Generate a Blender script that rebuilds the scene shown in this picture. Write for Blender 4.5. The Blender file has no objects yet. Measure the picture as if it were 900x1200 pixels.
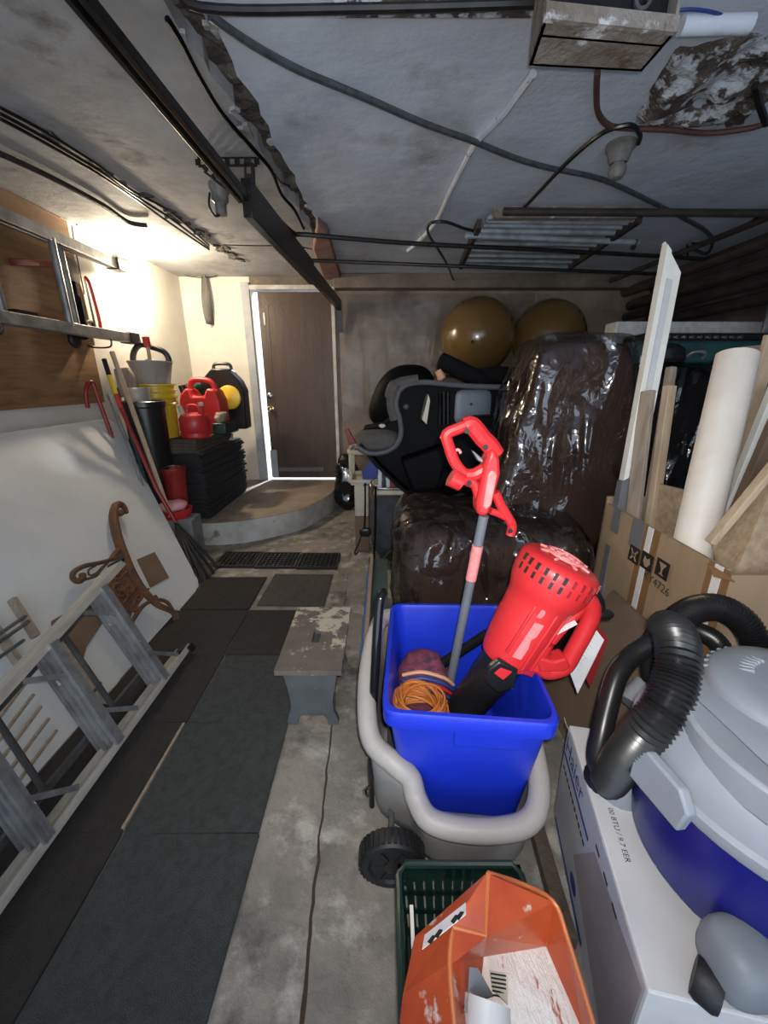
import bpy, bmesh, math, random
from mathutils import Vector, Matrix, noise
random.seed(7)
R = math.radians
V = Vector
C = bpy.context.scene.collection

# ------------------------------------------------------------------ camera
FPX, TANP, CAMH = 470.0, 0.33, 1.33          # focal length in px of the 900 px wide frame, pitch, height
PIT = math.atan(TANP); CP, SP = math.cos(PIT), math.sin(PIT)
cam = bpy.data.cameras.new('camera'); camo = bpy.data.objects.new('camera', cam); C.objects.link(camo)
cam.sensor_fit = 'HORIZONTAL'; cam.sensor_width = 36; cam.lens = 36 * FPX / 900; cam.clip_start = 0.02
camo.location = (0, 0, CAMH); camo.rotation_euler = (R(90) - PIT, 0, 0)
bpy.context.scene.camera = camo

# ------------------------------------------------------------------ light
w = bpy.data.worlds.new('world'); bpy.context.scene.world = w; w.use_nodes = True
w.node_tree.nodes['Background'].inputs[0].default_value = (0.70, 0.83, 1.0, 1)
w.node_tree.nodes['Background'].inputs[1].default_value = 2.1
def light(name, kind, loc, energy, col, rot=(0, 0, 0), **kw):
    l = bpy.data.lights.new(name, kind); l.energy = energy; l.color = col
    for k, v in kw.items(): setattr(l, k, v)
    o = bpy.data.objects.new(name, l); C.objects.link(o); o.location = loc; o.rotation_euler = rot
    return o
light('phone_flash', 'SPOT', (0.02, 0.0, CAMH + 0.03), 62, (1.0, 0.97, 0.93), (R(90) - PIT, 0, R(-5)),
      spot_size=R(140), spot_blend=1.0, shadow_soft_size=0.012)
light('outdoor_sun', 'SUN', (-1, 8, 5), 16.0, (0.80, 0.90, 1.0), (R(-62), 0, R(-16)), angle=R(8))
vs = bpy.context.scene.view_settings
vs.view_transform = 'Standard'; vs.look = 'None'; vs.gamma = 1.0; vs.use_curve_mapping = False
vs.exposure = 0.35

# ------------------------------------------------------------------ photo pixel -> place
def ray(u, v):
    q = (600 - v) / FPX
    return V(((u - 450) / FPX, CP + q * SP, -SP + q * CP))
def P(u, v, x=None, y=None, z=None):
    d = ray(u, v)
    t = (z - CAMH) / d.z if z is not None else (y / d.y if y is not None else x / d.x)
    return V((0, 0, CAMH)) + d * t
def PP(u, v, p0, n):
    d = ray(u, v); o = V((0, 0, CAMH))
    return o + d * ((V(p0) - o).dot(n) / d.dot(n))

# ------------------------------------------------------------------ materials
MATS = {}
def mat(name, c, rough=0.6, metal=0.0, c2=None, scale=6.0, lo=0.4, hi=0.65, bump=0.0, bscale=60.0, spots=None, stretch=(1, 1, 1),
        detail=6.0, emit=None, trans=0.0, spec=0.5, coat=0.0, spots2=None, alpha=1.0):
    m = bpy.data.materials.new(name); m.use_nodes = True; nt = m.node_tree; N = nt.nodes; L = nt.links
    b = N['Principled BSDF']
    b.inputs['Roughness'].default_value = rough; b.inputs['Metallic'].default_value = metal
    b.inputs['Specular IOR Level'].default_value = spec
    b.inputs['Transmission Weight'].default_value = trans; b.inputs['Coat Weight'].default_value = coat
    b.inputs['Alpha'].default_value = alpha
    tc = N.new('ShaderNodeTexCoord'); mp = N.new('ShaderNodeMapping'); mp.inputs['Scale'].default_value = stretch
    L.new(tc.outputs['Object'], mp.inputs[0])
    def nz(s, d=detail, off=0.0):
        n = N.new('ShaderNodeTexNoise'); n.inputs['Scale'].default_value = s; n.inputs['Detail'].default_value = d
        n.inputs['Roughness'].default_value = 0.62
        if off:
            a = N.new('ShaderNodeVectorMath'); a.inputs[1].default_value = (off, off * 1.7, off * .6); L.new(mp.outputs[0], a.inputs[0]); L.new(a.outputs[0], n.inputs['Vector'])
        else: L.new(mp.outputs[0], n.inputs['Vector'])
        return n
    def ramp(src, a, bb):
        r = N.new('ShaderNodeMapRange'); r.inputs[1].default_value = a; r.inputs[2].default_value = bb; L.new(src, r.inputs[0]); return r.outputs[0]
    def mix(f, a, bb):
        x = N.new('ShaderNodeMix'); x.data_type = 'RGBA'
        L.new(f, x.inputs[0])
        if isinstance(a, tuple): x.inputs[6].default_value = (*a, 1)
        else: L.new(a, x.inputs[6])
        x.inputs[7].default_value = (*bb, 1)
        return x.outputs[2]
    if c2 is None: c2 = tuple(q * 0.8 for q in c)
    col = mix(ramp(nz(scale).outputs[0], lo, hi), tuple(c), tuple(c2))
    for i, sp in enumerate(s for s in (spots, spots2) if s):
        sc, s_, a_, b_ = sp
        col = mix(ramp(nz(s_, 8, 3.1 + 4 * i).outputs[0], a_, b_), col, sc)
    L.new(col, b.inputs['Base Color'])
    if bump:
        bn = N.new('ShaderNodeBump'); bn.inputs['Strength'].default_value = bump; bn.inputs['Distance'].default_value = 0.02
        L.new(nz(bscale).outputs[0], bn.inputs['Height']); L.new(bn.outputs[0], b.inputs['Normal'])
    if emit:
        b.inputs['Emission Color'].default_value = (*emit[0], 1); b.inputs['Emission Strength'].default_value = emit[1]
    MATS[name] = m
    return m
def M(n): return MATS[n]
mat('ceiling', (0.66, 0.73, 0.84), 0.75, c2=(0.54, 0.59, 0.67), scale=2.2, bump=0.35, bscale=9, spots=((0.27, 0.265, 0.26), 1.6, 0.58, 0.76), spots2=((0.72, 0.77, 0.84), 5, 0.55, 0.75))
mat('ceiling_grey', (0.46, 0.48, 0.50), 0.8, c2=(0.31, 0.31, 0.31), scale=2.5, bump=0.4, bscale=9, spots=((0.10, 0.08, 0.06), 3.0, 0.60, 0.74), spots2=((0.50, 0.50, 0.50), 4, 0.56, 0.75))  # greyer, darker and less blue than the right slab, with brown spots
mat('broken', (0.07, 0.055, 0.045), 0.95, c2=(0.20, 0.18, 0.16), scale=14, bump=1.0, bscale=25, spots=((0.36, 0.36, 0.37), 22, 0.60, 0.66))
mat('spall', (0.05, 0.042, 0.036), 0.95, c2=(0.14, 0.11, 0.09), scale=10, bump=1.0, bscale=22, spots=((0.48, 0.51, 0.54), 13, 0.48, 0.53))
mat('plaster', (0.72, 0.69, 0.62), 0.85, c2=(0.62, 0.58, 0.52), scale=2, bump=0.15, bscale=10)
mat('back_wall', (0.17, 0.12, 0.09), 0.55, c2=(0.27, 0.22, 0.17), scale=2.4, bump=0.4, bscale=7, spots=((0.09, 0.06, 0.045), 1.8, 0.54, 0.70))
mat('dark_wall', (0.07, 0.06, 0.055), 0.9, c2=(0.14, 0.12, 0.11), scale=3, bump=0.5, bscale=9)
mat('beam', (0.20, 0.17, 0.14), 0.9, c2=(0.12, 0.10, 0.08), scale=3, bump=0.5, bscale=12)
mat('concrete', (0.26, 0.235, 0.205), 0.85, c2=(0.15, 0.138, 0.122), scale=4.5, bump=0.45, bscale=24, spots=((0.40, 0.375, 0.335), 6.5, 0.52, 0.64), spots2=((0.095, 0.09, 0.082), 4.2, 0.56, 0.68), detail=9)
mat('step_top', (0.22, 0.17, 0.13), 0.85, c2=(0.30, 0.25, 0.20), scale=4, bump=0.3, bscale=25)
mat('step_side', (0.50, 0.50, 0.47), 0.85, c2=(0.36, 0.34, 0.31), scale=5, bump=0.3, bscale=20, spots=((0.16, 0.14, 0.12), 9, 0.62, 0.72))
mat('dirt', (0.035, 0.028, 0.022), 1.0)
mat('crack_dirt', (0.075, 0.052, 0.036), 1.0)
mat('mat_grey', (0.064, 0.070, 0.068), 0.95, c2=(0.042, 0.046, 0.045), scale=40, bump=0.8, bscale=260)
mat('mat_brown', (0.040, 0.033, 0.029), 0.97, c2=(0.028, 0.023, 0.020), scale=40, bump=0.8, bscale=260)
mat('mat_taupe', (0.095, 0.085, 0.075), 0.97, c2=(0.07, 0.062, 0.055), scale=30, bump=0.8, bscale=240)
mat('stack_black', (0.016, 0.016, 0.017), 0.85, c2=(0.028, 0.027, 0.026), scale=25, bump=0.6, bscale=90)
mat('stack_brown', (0.10, 0.075, 0.058), 0.9, c2=(0.06, 0.045, 0.035), scale=14, bump=0.5, bscale=90)
mat('rubber', (0.012, 0.012, 0.013), 0.55, bump=0.1)
mat('black_plastic', (0.010, 0.010, 0.011), 0.32, c2=(0.016, 0.016, 0.017), spec=0.45)
mat('black_gloss', (0.008, 0.008, 0.009), 0.12, spec=0.6)
mat('black_metal', (0.012, 0.012, 0.012), 0.38, 0.3, c2=(0.03, 0.024, 0.02), scale=20)
mat('black_cloth', (0.008, 0.008, 0.009), 0.95, spec=.1)
mat('black_matt', (0.005, 0.005, 0.006), 0.6, spec=.08)
mat('door_brown', (0.075, 0.046, 0.030), 0.42, c2=(0.055, 0.033, 0.022), scale=4, stretch=(3, 1, .5), bump=0.1, bscale=20)
mat('jamb', (0.42, 0.44, 0.48), 0.5, c2=(0.30, 0.31, 0.34), scale=5)
mat('jamb_white', (0.62, 0.61, 0.60), 0.5, c2=(0.42, 0.38, 0.34), scale=8)
mat('chrome', (0.75, 0.74, 0.72), 0.18, 1.0)
mat('brass', (0.70, 0.52, 0.22), 0.25, 1.0)
mat('aluminium', (0.34, 0.345, 0.35), 0.5, 0.55, c2=(0.19, 0.19, 0.195), scale=9, stretch=(1, 1, 1), bump=0.12, bscale=40, spots=((0.75, 0.75, 0.72), 30, 0.66, 0.69))
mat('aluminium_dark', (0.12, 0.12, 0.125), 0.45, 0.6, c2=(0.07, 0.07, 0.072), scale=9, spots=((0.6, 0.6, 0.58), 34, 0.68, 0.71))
mat('aluminium_bare', (0.58, 0.55, 0.49), 0.42, 0.35, c2=(0.45, 0.42, 0.37), scale=9, stretch=(4, .6, 4))
mat('wood_ply', (0.30, 0.165, 0.075), 0.7, c2=(0.20, 0.10, 0.042), scale=5, stretch=(1, .7, 5), bump=0.15, bscale=30)
mat('wood_light', (0.52, 0.40, 0.27), 0.7, c2=(0.40, 0.29, 0.19), scale=6, stretch=(5, 5, .7), bump=0.15, bscale=30)
mat('wood_grey', (0.33, 0.27, 0.21), 0.8, c2=(0.22, 0.175, 0.135), scale=6, stretch=(6, 6, .7), bump=0.2, bscale=30)
mat('chipboard', (0.42, 0.31, 0.20), 0.85, c2=(0.30, 0.21, 0.13), scale=35, bump=0.3, bscale=80)
mat('white_board', (0.60, 0.62, 0.63), 0.6, c2=(0.54, 0.56, 0.57), scale=3, spots=((0.45, 0.45, 0.44), 8, 0.72, 0.78))
mat('white_paint', (0.80, 0.78, 0.72), 0.45, c2=(0.70, 0.67, 0.60), scale=6, spots=((0.42, 0.33, 0.22), 12, 0.70, 0.74))
mat('white_clean', (0.58, 0.58, 0.58), 0.5, c2=(0.52, 0.52, 0.53))
mat('cream_tube', (0.74, 0.68, 0.60), 0.5, c2=(0.66, 0.58, 0.50), scale=5, spots=((0.30, 0.22, 0.17), 16, 0.74, 0.77))
mat('iron_rust', (0.20, 0.085, 0.035), 0.75, 0.3, c2=(0.085, 0.055, 0.038), scale=14, bump=0.6, bscale=60)
mat('iron_dark', (0.10, 0.075, 0.055), 0.7, 0.4, c2=(0.16, 0.08, 0.04), scale=14, bump=0.6, bscale=60)
mat('cardboard', (0.34, 0.235, 0.145), 0.75, c2=(0.29, 0.20, 0.12), scale=3, stretch=(1, 4, 1), bump=0.1, bscale=12)
mat('cardboard_dark', (0.17, 0.115, 0.075), 0.85, c2=(0.13, 0.085, 0.055), scale=4)
mat('tape_brown', (0.24, 0.13, 0.06), 0.22, c2=(0.20, 0.11, 0.05))
mat('tape_grey', (0.16, 0.165, 0.175), 0.35, c2=(0.12, 0.125, 0.13))
mat('strap_white', (0.72, 0.71, 0.70), 0.4)
mat('ink', (0.012, 0.012, 0.012), 0.6)
mat('ink_blue', (0.025, 0.05, 0.26), 0.5)
mat('yellow', (0.72, 0.50, 0.035), 0.38, c2=(0.64, 0.42, 0.03))
mat('grey_bucket', (0.33, 0.31, 0.285), 0.6, c2=(0.27, 0.255, 0.235))
mat('red_can', (0.55, 0.03, 0.03), 0.4, c2=(0.45, 0.022, 0.022), scale=5)
mat('red_dark', (0.26, 0.018, 0.018), 0.45)
mat('red_tool', (0.62, 0.026, 0.030), 0.42, c2=(0.60, 0.024, 0.028), scale=8, coat=0.15)
mat('red_pale', (0.80, 0.28, 0.27), 0.5, c2=(0.78, 0.20, 0.20), scale=30)
mat('pink_cloth', (0.70, 0.36, 0.36), 0.8)
mat('green_dark', (0.008, 0.028, 0.020), 0.35, c2=(0.006, 0.02, 0.015), spec=0.5)
mat('teal', (0.018, 0.075, 0.075), 0.5, c2=(0.012, 0.05, 0.05))
mat('blue_bin', (0.010, 0.035, 0.56), 0.36, c2=(0.010, 0.030, 0.48), scale=4, bump=0.05, bscale=60)
mat('blue_drum', (0.008, 0.010, 0.15), 0.3, c2=(0.006, 0.008, 0.11), scale=3)
mat('blue_tape', (0.03, 0.13, 0.38), 0.6)
mat('cart_grey', (0.36, 0.335, 0.315), 0.5, c2=(0.31, 0.29, 0.27), scale=5, bump=0.08, bscale=80)
mat('cart_body', (0.25, 0.24, 0.235), 0.6, c2=(0.20, 0.19, 0.185), scale=6, bump=0.08, bscale=80)
mat('vac_grey', (0.25, 0.275, 0.315), 0.5, c2=(0.22, 0.24, 0.275), scale=4, bump=0.05, bscale=120, spots=((0.30, 0.25, 0.21), 6, 0.72, 0.80))
mat('vac_dark', (0.20, 0.22, 0.25), 0.5, c2=(0.17, 0.19, 0.21))
mat('shaft_grey', (0.14, 0.155, 0.18), 0.45, c2=(0.11, 0.125, 0.145))
mat('cord_orange', (0.52, 0.17, 0.035), 0.5, c2=(0.42, 0.13, 0.03))
mat('stripe_cloth', (0.20, 0.04, 0.07), 0.9, c2=(0.05, 0.02, 0.04), scale=30, stretch=(1, 1, 3))
mat('orange_jug', (0.44, 0.075, 0.022), 0.24, c2=(0.34, 0.045, 0.020), scale=6, spots=((0.62, 0.50, 0.45), 16, 0.60, 0.66), spec=0.5)
mat('orange_edge', (0.55, 0.16, 0.05), 0.35)
mat('paint_white', (0.78, 0.74, 0.70), 0.35, c2=(0.72, 0.66, 0.61), scale=14, bump=0.5, bscale=40, spots=((0.42, 0.14, 0.10), 11, 0.60, 0.63), stretch=(3, 1, 3))
mat('sofa_brown', (0.055, 0.034, 0.028), 0.9, c2=(0.045, 0.027, 0.022), spec=.1)
mat('seat_grey', (0.085, 0.075, 0.071), 0.9, c2=(0.065, 0.058, 0.054), scale=30)
mat('trim_grey', (0.075, 0.078, 0.088), 0.6)
mat('box_grey', (0.11, 0.13, 0.16), 0.45)
mat('bag_grey', (0.050, 0.055, 0.068), 0.8, c2=(0.03, 0.033, 0.042), scale=8, bump=0.6, bscale=14)
mat('cream_plastic', (0.50, 0.46, 0.37), 0.5, c2=(0.42, 0.38, 0.30))
mat('blue_folder', (0.015, 0.03, 0.22), 0.5)
mat('paper', (0.62, 0.62, 0.60), 0.7, c2=(0.45, 0.46, 0.47), scale=25)
mat('white_label', (0.80, 0.81, 0.83), 0.5)
mat('gold_ball', (0.16, 0.095, 0.030), 0.20, c2=(0.13, 0.075, 0.024), scale=2, coat=0.4)
mat('rust_metal', (0.20, 0.165, 0.13), 0.75, 0.1, c2=(0.34, 0.31, 0.28), scale=9, bump=0.5, bscale=40, spots=((0.12, 0.055, 0.03), 9, 0.56, 0.66), spots2=((0.65, 0.66, 0.66), 14, 0.60, 0.66))
mat('pipe_dark', (0.03, 0.026, 0.024), 0.65, 0.2, c2=(0.06, 0.045, 0.038), scale=10, bump=0.2)
mat('pipe_grey', (0.17, 0.18, 0.19), 0.45, 0.5, c2=(0.08, 0.08, 0.085), scale=8)
mat('conduit', (0.15, 0.17, 0.19), 0.4, 0.6, c2=(0.09, 0.10, 0.11), scale=30)
mat('conduit_white', (0.66, 0.70, 0.76), 0.6, c2=(0.55, 0.58, 0.63), spots=((0.10, 0.09, 0.09), 16, 0.60, 0.64))
mat('heater_grey', (0.36, 0.40, 0.43), 0.5, 0.2, c2=(0.22, 0.24, 0.26), scale=10)
mat('wire_red', (0.10, 0.045, 0.04), 0.6)
mat('red_flange', (0.22, 0.10, 0.085), 0.8, c2=(0.30, 0.20, 0.18), scale=6, bump=0.4)
mat('porcelain', (0.20, 0.20, 0.19), 0.5, c2=(0.11, 0.105, 0.095), scale=14)
mat('bulb', (1, 0.9, 0.7), 0.3, emit=((1.0, 0.74, 0.40), 40.0))
mat('strap_cloth', (0.17, 0.165, 0.15), 0.9)
mat('stool_top', (0.135, 0.115, 0.10), 0.75, c2=(0.10, 0.085, 0.075), scale=10, bump=0.2, spots=((0.46, 0.42, 0.33), 9, 0.53, 0.57), spots2=((0.50, 0.46, 0.38), 26, 0.66, 0.68))
mat('stool_leg', (0.085, 0.092, 0.098), 0.7, c2=(0.065, 0.07, 0.075), scale=10, spots=((0.25, 0.26, 0.26), 30, 0.68, 0.71))
mat('ground_out', (0.55, 0.55, 0.54), 0.9)
mat('peach', (0.62, 0.33, 0.20), 0.7)
def make_plastic(name, lo, hi, rough, tint, bstr, sc=3.0):
    m = bpy.data.materials.new(name); m.use_nodes = True; nt = m.node_tree; N = nt.nodes; L = nt.links
    N.remove(N['Principled BSDF']); out = N['Material Output']
    tr = N.new('ShaderNodeBsdfTransparent'); tr.inputs[0].default_value = (tint, tint, tint, 1)
    gl = N.new('ShaderNodeBsdfGlossy'); gl.inputs['Roughness'].default_value = rough; gl.inputs[0].default_value = (1, 1, 1, 1)
    tc = N.new('ShaderNodeTexCoord'); mp = N.new('ShaderNodeMapping'); mp.inputs['Scale'].default_value = (2.6, 2.6, 0.6); mp.inputs['Rotation'].default_value = (0, .12, 0); L.new(tc.outputs['Object'], mp.inputs[0])
    n = N.new('ShaderNodeTexNoise'); n.noise_type = 'RIDGED_MULTIFRACTAL'; n.inputs['Scale'].default_value = sc; n.inputs['Detail'].default_value = 3.0; n.inputs['Distortion'].default_value = 0.9; L.new(mp.outputs[0], n.inputs['Vector'])
    n2 = N.new('ShaderNodeTexNoise'); n2.inputs['Scale'].default_value = sc * 3.5; n2.inputs['Detail'].default_value = 2; n2.inputs['Distortion'].default_value = 1.5; L.new(tc.outputs['Object'], n2.inputs['Vector'])
    ad = N.new('ShaderNodeMath'); ad.operation = 'MULTIPLY_ADD'; ad.inputs[1].default_value = 0.16; L.new(n2.outputs[0], ad.inputs[0]); L.new(n.outputs[0], ad.inputs[2])
    bp = N.new('ShaderNodeBump'); bp.inputs['Strength'].default_value = bstr; bp.inputs['Distance'].default_value = 0.06; L.new(ad.outputs[0], bp.inputs['Height'])
    L.new(bp.outputs[0], gl.inputs['Normal'])
    lw = N.new('ShaderNodeLayerWeight'); lw.inputs[0].default_value = 0.30; L.new(bp.outputs[0], lw.inputs['Normal'])
    mr = N.new('ShaderNodeMapRange'); mr.inputs[3].default_value = lo; mr.inputs[4].default_value = hi; L.new(lw.outputs['Fresnel'], mr.inputs[0])
    mx = N.new('ShaderNodeMixShader'); L.new(mr.outputs[0], mx.inputs[0]); L.new(tr.outputs[0], mx.inputs[1]); L.new(gl.outputs[0], mx.inputs[2])
    L.new(mx.outputs[0], out.inputs[0]); MATS[name] = m
make_plastic('clear_plastic', .06, .6, .10, .88, 1.0, 3.0)
make_plastic('dull_plastic', .02, .25, .35, .9, .6, 2.0)

# ------------------------------------------------------------------ mesh helpers (all shapes given in world metres)
class MB:
    def __init__(s): s.v = []; s.f = []
    def add(s, vs, fs):
        k = len(s.v); s.v += [V(q) for q in vs]; s.f += [tuple(k + i for i in f) for f in fs]; return s
    def box(s, c, size, rot=None):
        sx, sy, sz = (q / 2 for q in size); vs = [V((x, y, z)) for x in (-sx, sx) for y in (-sy, sy) for z in (-sz, sz)]
        if rot is not None: vs = [rot @ q for q in vs]
        c = V(c); return s.add([q + c for q in vs], [(0, 1, 3, 2), (4, 6, 7, 5), (0, 4, 5, 1), (2, 3, 7, 6), (0, 2, 6, 4), (1, 5, 7, 3)])
    def span(s, a, b): a, b = V(a), V(b); return s.box((a + b) / 2, [abs(q) for q in (b - a)])
    def bar(s, a, b, wd, ht, side=None):
        a, b = V(a), V(b); d = (b - a).normalized(); up = V((0, 0, 1)) if side is None else V(side)
        if abs(d.dot(up)) > 0.98: up = V((0, 1, 0))
        x = d.cross(up).normalized(); z = x.cross(d)
        return s.box((a + b) / 2, ((b - a).length, wd, ht), Matrix((d, x, z)).transposed())
    def tube(s, pts, r, n=8, closed=False, cap=True, flat=1.0):
        pts = [V(q) for q in pts]; k = len(pts); rs = r if isinstance(r, (list, tuple)) else [r] * k
        tn = []
        for i in range(k):
            a = pts[(i - 1) % k] if closed or i else pts[0]; b = pts[(i + 1) % k] if closed or i < k - 1 else pts[-1]
            d = b - a; tn.append(d.normalized() if d.length > 1e-9 else V((0, 0, 1)))
        up = V((0, 0, 1)) if abs(tn[0].z) < 0.9 else V((0, 1, 0))
        x = tn[0].cross(up).normalized(); vs = []
        for i in range(k):
            x = (x - tn[i] * x.dot(tn[i])); x = x.normalized() if x.length > 1e-6 else tn[i].orthogonal().normalized()
            y = tn[i].cross(x)
            for j in range(n):
                a = 2 * math.pi * j / n; vs.append(pts[i] + (x * math.cos(a) + y * math.sin(a) * flat) * rs[i])
        fs = []
        for i in range(k if closed else k - 1):
            for j in range(n):
                a, b = i * n, ((i + 1) % k) * n
                fs.append((a + j, a + (j + 1) % n, b + (j + 1) % n, b + j))
        if cap and not closed: fs += [tuple(reversed(range(n))), tuple(range((k - 1) * n, k * n))]
        return s.add(vs, fs)
    def lathe(s, prof, c, n=24, axis=(0, 0, 1), cap=False):
        z = V(axis).normalized(); x = z.orthogonal().normalized() if abs(z.z) < 0.999 else V((1, 0, 0)); y = z.cross(x); c = V(c); vs = []
        for r, h in prof:
            for j in range(n):
                a = 2 * math.pi * (j + .5) / n; vs.append(c + z * h + (x * math.cos(a) + y * math.sin(a)) * max(r, 1e-4))
        fs = [(i * n + j, i * n + (j + 1) % n, (i + 1) * n + (j + 1) % n, (i + 1) * n + j) for i in range(len(prof) - 1) for j in range(n)]
        if cap: fs += [tuple(reversed(range(n))), tuple(range((len(prof) - 1) * n, len(prof) * n))]
        return s.add(vs, fs)
    def prism(s, poly, depth):
        poly = [V(q) for q in poly]; d = V(depth); n = len(poly)
        return s.add(poly + [q + d for q in poly], [tuple(range(n)), tuple(reversed(range(n, 2 * n)))] + [(i, i + n, (i + 1) % n + n, (i + 1) % n) for i in range(n)])
    def ball(s, c, r, n=24, m=14, sc=(1, 1, 1)):
        c = V(c); vs = []; fs = []
        for i in range(m + 1):
            a = math.pi * i / m
            for j in range(n):
                b = 2 * math.pi * j / n; vs.append(c + V((r * math.sin(a) * math.cos(b) * sc[0], r * math.sin(a) * math.sin(b) * sc[1], r * math.cos(a) * sc[2])))
        for i in range(m):
            for j in range(n): fs.append((i * n + j, (i + 1) * n + j, (i + 1) * n + (j + 1) % n, i * n + (j + 1) % n))
        return s.add(vs, fs)
    def rbox(s, a, b, k=8, e=4.0, amp=0.0, nsc=3.0, taper=None, seed=0):
        """rounded soft block (superellipsoid-like), optional wrinkles"""
        a, b = V(a), V(b); c = (a + b) / 2; h = (b - a) / 2; vs = {}; out = []; fs = []
        def vid(q):
            key = tuple(round(t, 5) for t in q)
            if key not in vs:
                vs[key] = len(out); l = sum(abs(t) ** e for t in q) ** (1 / e); d = V(q) / l
                p = c + V((d.x * h.x, d.y * h.y, d.z * h.z))
                if taper: f = taper((d.z + 1) / 2); p = V((c.x + (p.x - c.x) * f[0] + f[2], c.y + (p.y - c.y) * f[1], p.z))
                if amp: p += d.normalized() * amp * (noise.noise(p * nsc + V((seed, 0, 0))) + .5 * noise.noise(p * nsc * 2.3 + V((seed, 5, 0))))
                out.append(p)
            return vs[key]
        for ax in range(3):
            for sg in (-1, 1):
                for i in range(k):
                    for j in range(k):
                        q = []
                        for (di, dj) in ((0, 0), (1, 0), (1, 1), (0, 1)):
                            t = [0, 0, 0]; t[ax] = sg; t[(ax + 1) % 3] = -1 + 2 * (i + di) / k; t[(ax + 2) % 3] = -1 + 2 * (j + dj) / k; q.append(vid(t))
                        fs.append(tuple(q) if sg > 0 else tuple(reversed(q)))
        return s.add(out, fs)
    def ob(s, name, m, parent=None, smooth=35, bevel=0, kind=None, fix=True):
        o = LOC.get(parent.name if parent else None, None)
        if parent is None:
            lo = [min(q[i] for q in s.v) for i in range(3)]; hi = [max(q[i] for q in s.v) for i in range(3)]
            o = V(((lo[0] + hi[0]) / 2, (lo[1] + hi[1]) / 2, lo[2]))
        me = bpy.data.meshes.new(name); me.from_pydata([tuple(q - o) for q in s.v], [], s.f)
        if fix:
            bm = bmesh.new(); bm.from_mesh(me); bmesh.ops.recalc_face_normals(bm, faces=bm.faces); bm.to_mesh(me); bm.free()
        me.materials.append(M(m) if isinstance(m, str) else m)
        if smooth: me.shade_smooth(); me.set_sharp_from_angle(angle=R(smooth))
        ob = bpy.data.objects.new(name, me); C.objects.link(ob)
        if parent is None: ob.location = o; LOC[ob.name] = o
        else: ob.parent = parent; LOC[ob.name] = o
        if bevel:
            bv = ob.modifiers.new('bevel', 'BEVEL'); bv.width = bevel; bv.segments = 2; bv.limit_method = 'ANGLE'
        if kind: ob['kind'] = kind
        return ob
LOC = {}
def tag(o, label, cat, group=None):
    o['label'] = label; o['category'] = cat
    if group: o['group'] = group
    return o
def thing(name, loc, label, cat, group=None):
    o = bpy.data.objects.new(name, None); C.objects.link(o); o.location = loc; o.empty_display_size = 0.05
    LOC[o.name] = V(loc); return tag(o, label, cat, group)
def struct(o): o['kind'] = 'structure'; return o
def curve(pts, k=6, closed=False):
    pts = [V(q) for q in pts]; n = len(pts); out = []
    for i in range(n if closed else n - 1):
        p0 = pts[(i - 1) % n] if closed or i else pts[0]; p1 = pts[i]; p2 = pts[(i + 1) % n]; p3 = pts[(i + 2) % n] if closed or i < n - 2 else pts[-1]
        for j in range(k):
            t = j / k; out.append(0.5 * ((2 * p1) + (p2 - p0) * t + (2 * p0 - 5 * p1 + 4 * p2 - p3) * t * t + (3 * p1 - p0 - 3 * p2 + p3) * t ** 3))
    if not closed: out.append(pts[-1])
    return out
def text(s, size, origin, ux, uy, m, parent, name='lettering', depth=0.0006, align='LEFT'):
    cu = bpy.data.curves.new('t', 'FONT'); cu.body = s; cu.size = size; cu.extrude = 0; cu.align_x = align; cu.resolution_u = 3
    o = bpy.data.objects.new('t', cu); C.objects.link(o)
    me = bpy.data.meshes.new_from_object(o); ux, uy = V(ux).normalized(), V(uy).normalized(); n = ux.cross(uy)
    mb = MB(); mb.add([V(origin) + ux * q.co.x + uy * q.co.y + n * depth for q in me.vertices], [tuple(f.vertices) for f in me.polygons])
    bpy.data.objects.remove(o)
    return mb.ob(name, m, parent, smooth=0, fix=False)
def quadpatch(a, ux, uy, wd, ht, t=0.001):
    a, ux, uy = V(a), V(ux).normalized(), V(uy).normalized(); n = ux.cross(uy)
    return MB().prism([a, a + ux * wd, a + ux * wd + uy * ht, a + uy * ht], n * t)

# ================================================================== SETTING
XL, XR, YB, ZC = -2.1, 2.75, 4.65, 2.33
YF = -1.7
# floor in two slabs with a cracked joint between them
cr = []
for i in range(200):
    y = YF + (YB - YF) * i / 199
    cr.append((-0.165 - 0.036 * y + 0.010 * noise.noise(V((y * 5, 1, 0))) + 0.008 * noise.noise(V((y * 17, 1, 6))), y, 0.0042 * max(0.25, 1.1 - 0.6 * abs(y - .6)) + 0.0035 * noise.noise(V((y * 11, 4, 0)))))
mb = MB()
def strip(e0, e1, z0=0.0, z1=-0.12):
    n = len(e0); vs = [(x, y, z0) for x, y in e0] + [(x, y, z0) for x, y in e1] + [(x, y, z1) for x, y in e0] + [(x, y, z1) for x, y in e1]
    fs = [(i, i + 1, n + i + 1, n + i) for i in range(n - 1)] + [(i, i + 1, 2 * n + i + 1, 2 * n + i) for i in range(n - 1)] + [(n + i, n + i + 1, 3 * n + i + 1, 3 * n + i) for i in range(n - 1)]
    return vs, fs
mb.add(*strip([(XL - .1, q[1]) for q in cr], [(q[0] - q[2], q[1]) for q in cr]))
mb.add(*strip([(q[0] + q[2], q[1]) for q in cr], [(XR + .1, q[1]) for q in cr]))
floor = struct(mb.ob('floor', 'concrete', smooth=0))
MB().span((XL, YF, -.14), (XR, YB, -.010)).ob('joint_filler', 'crack_dirt', floor)
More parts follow.
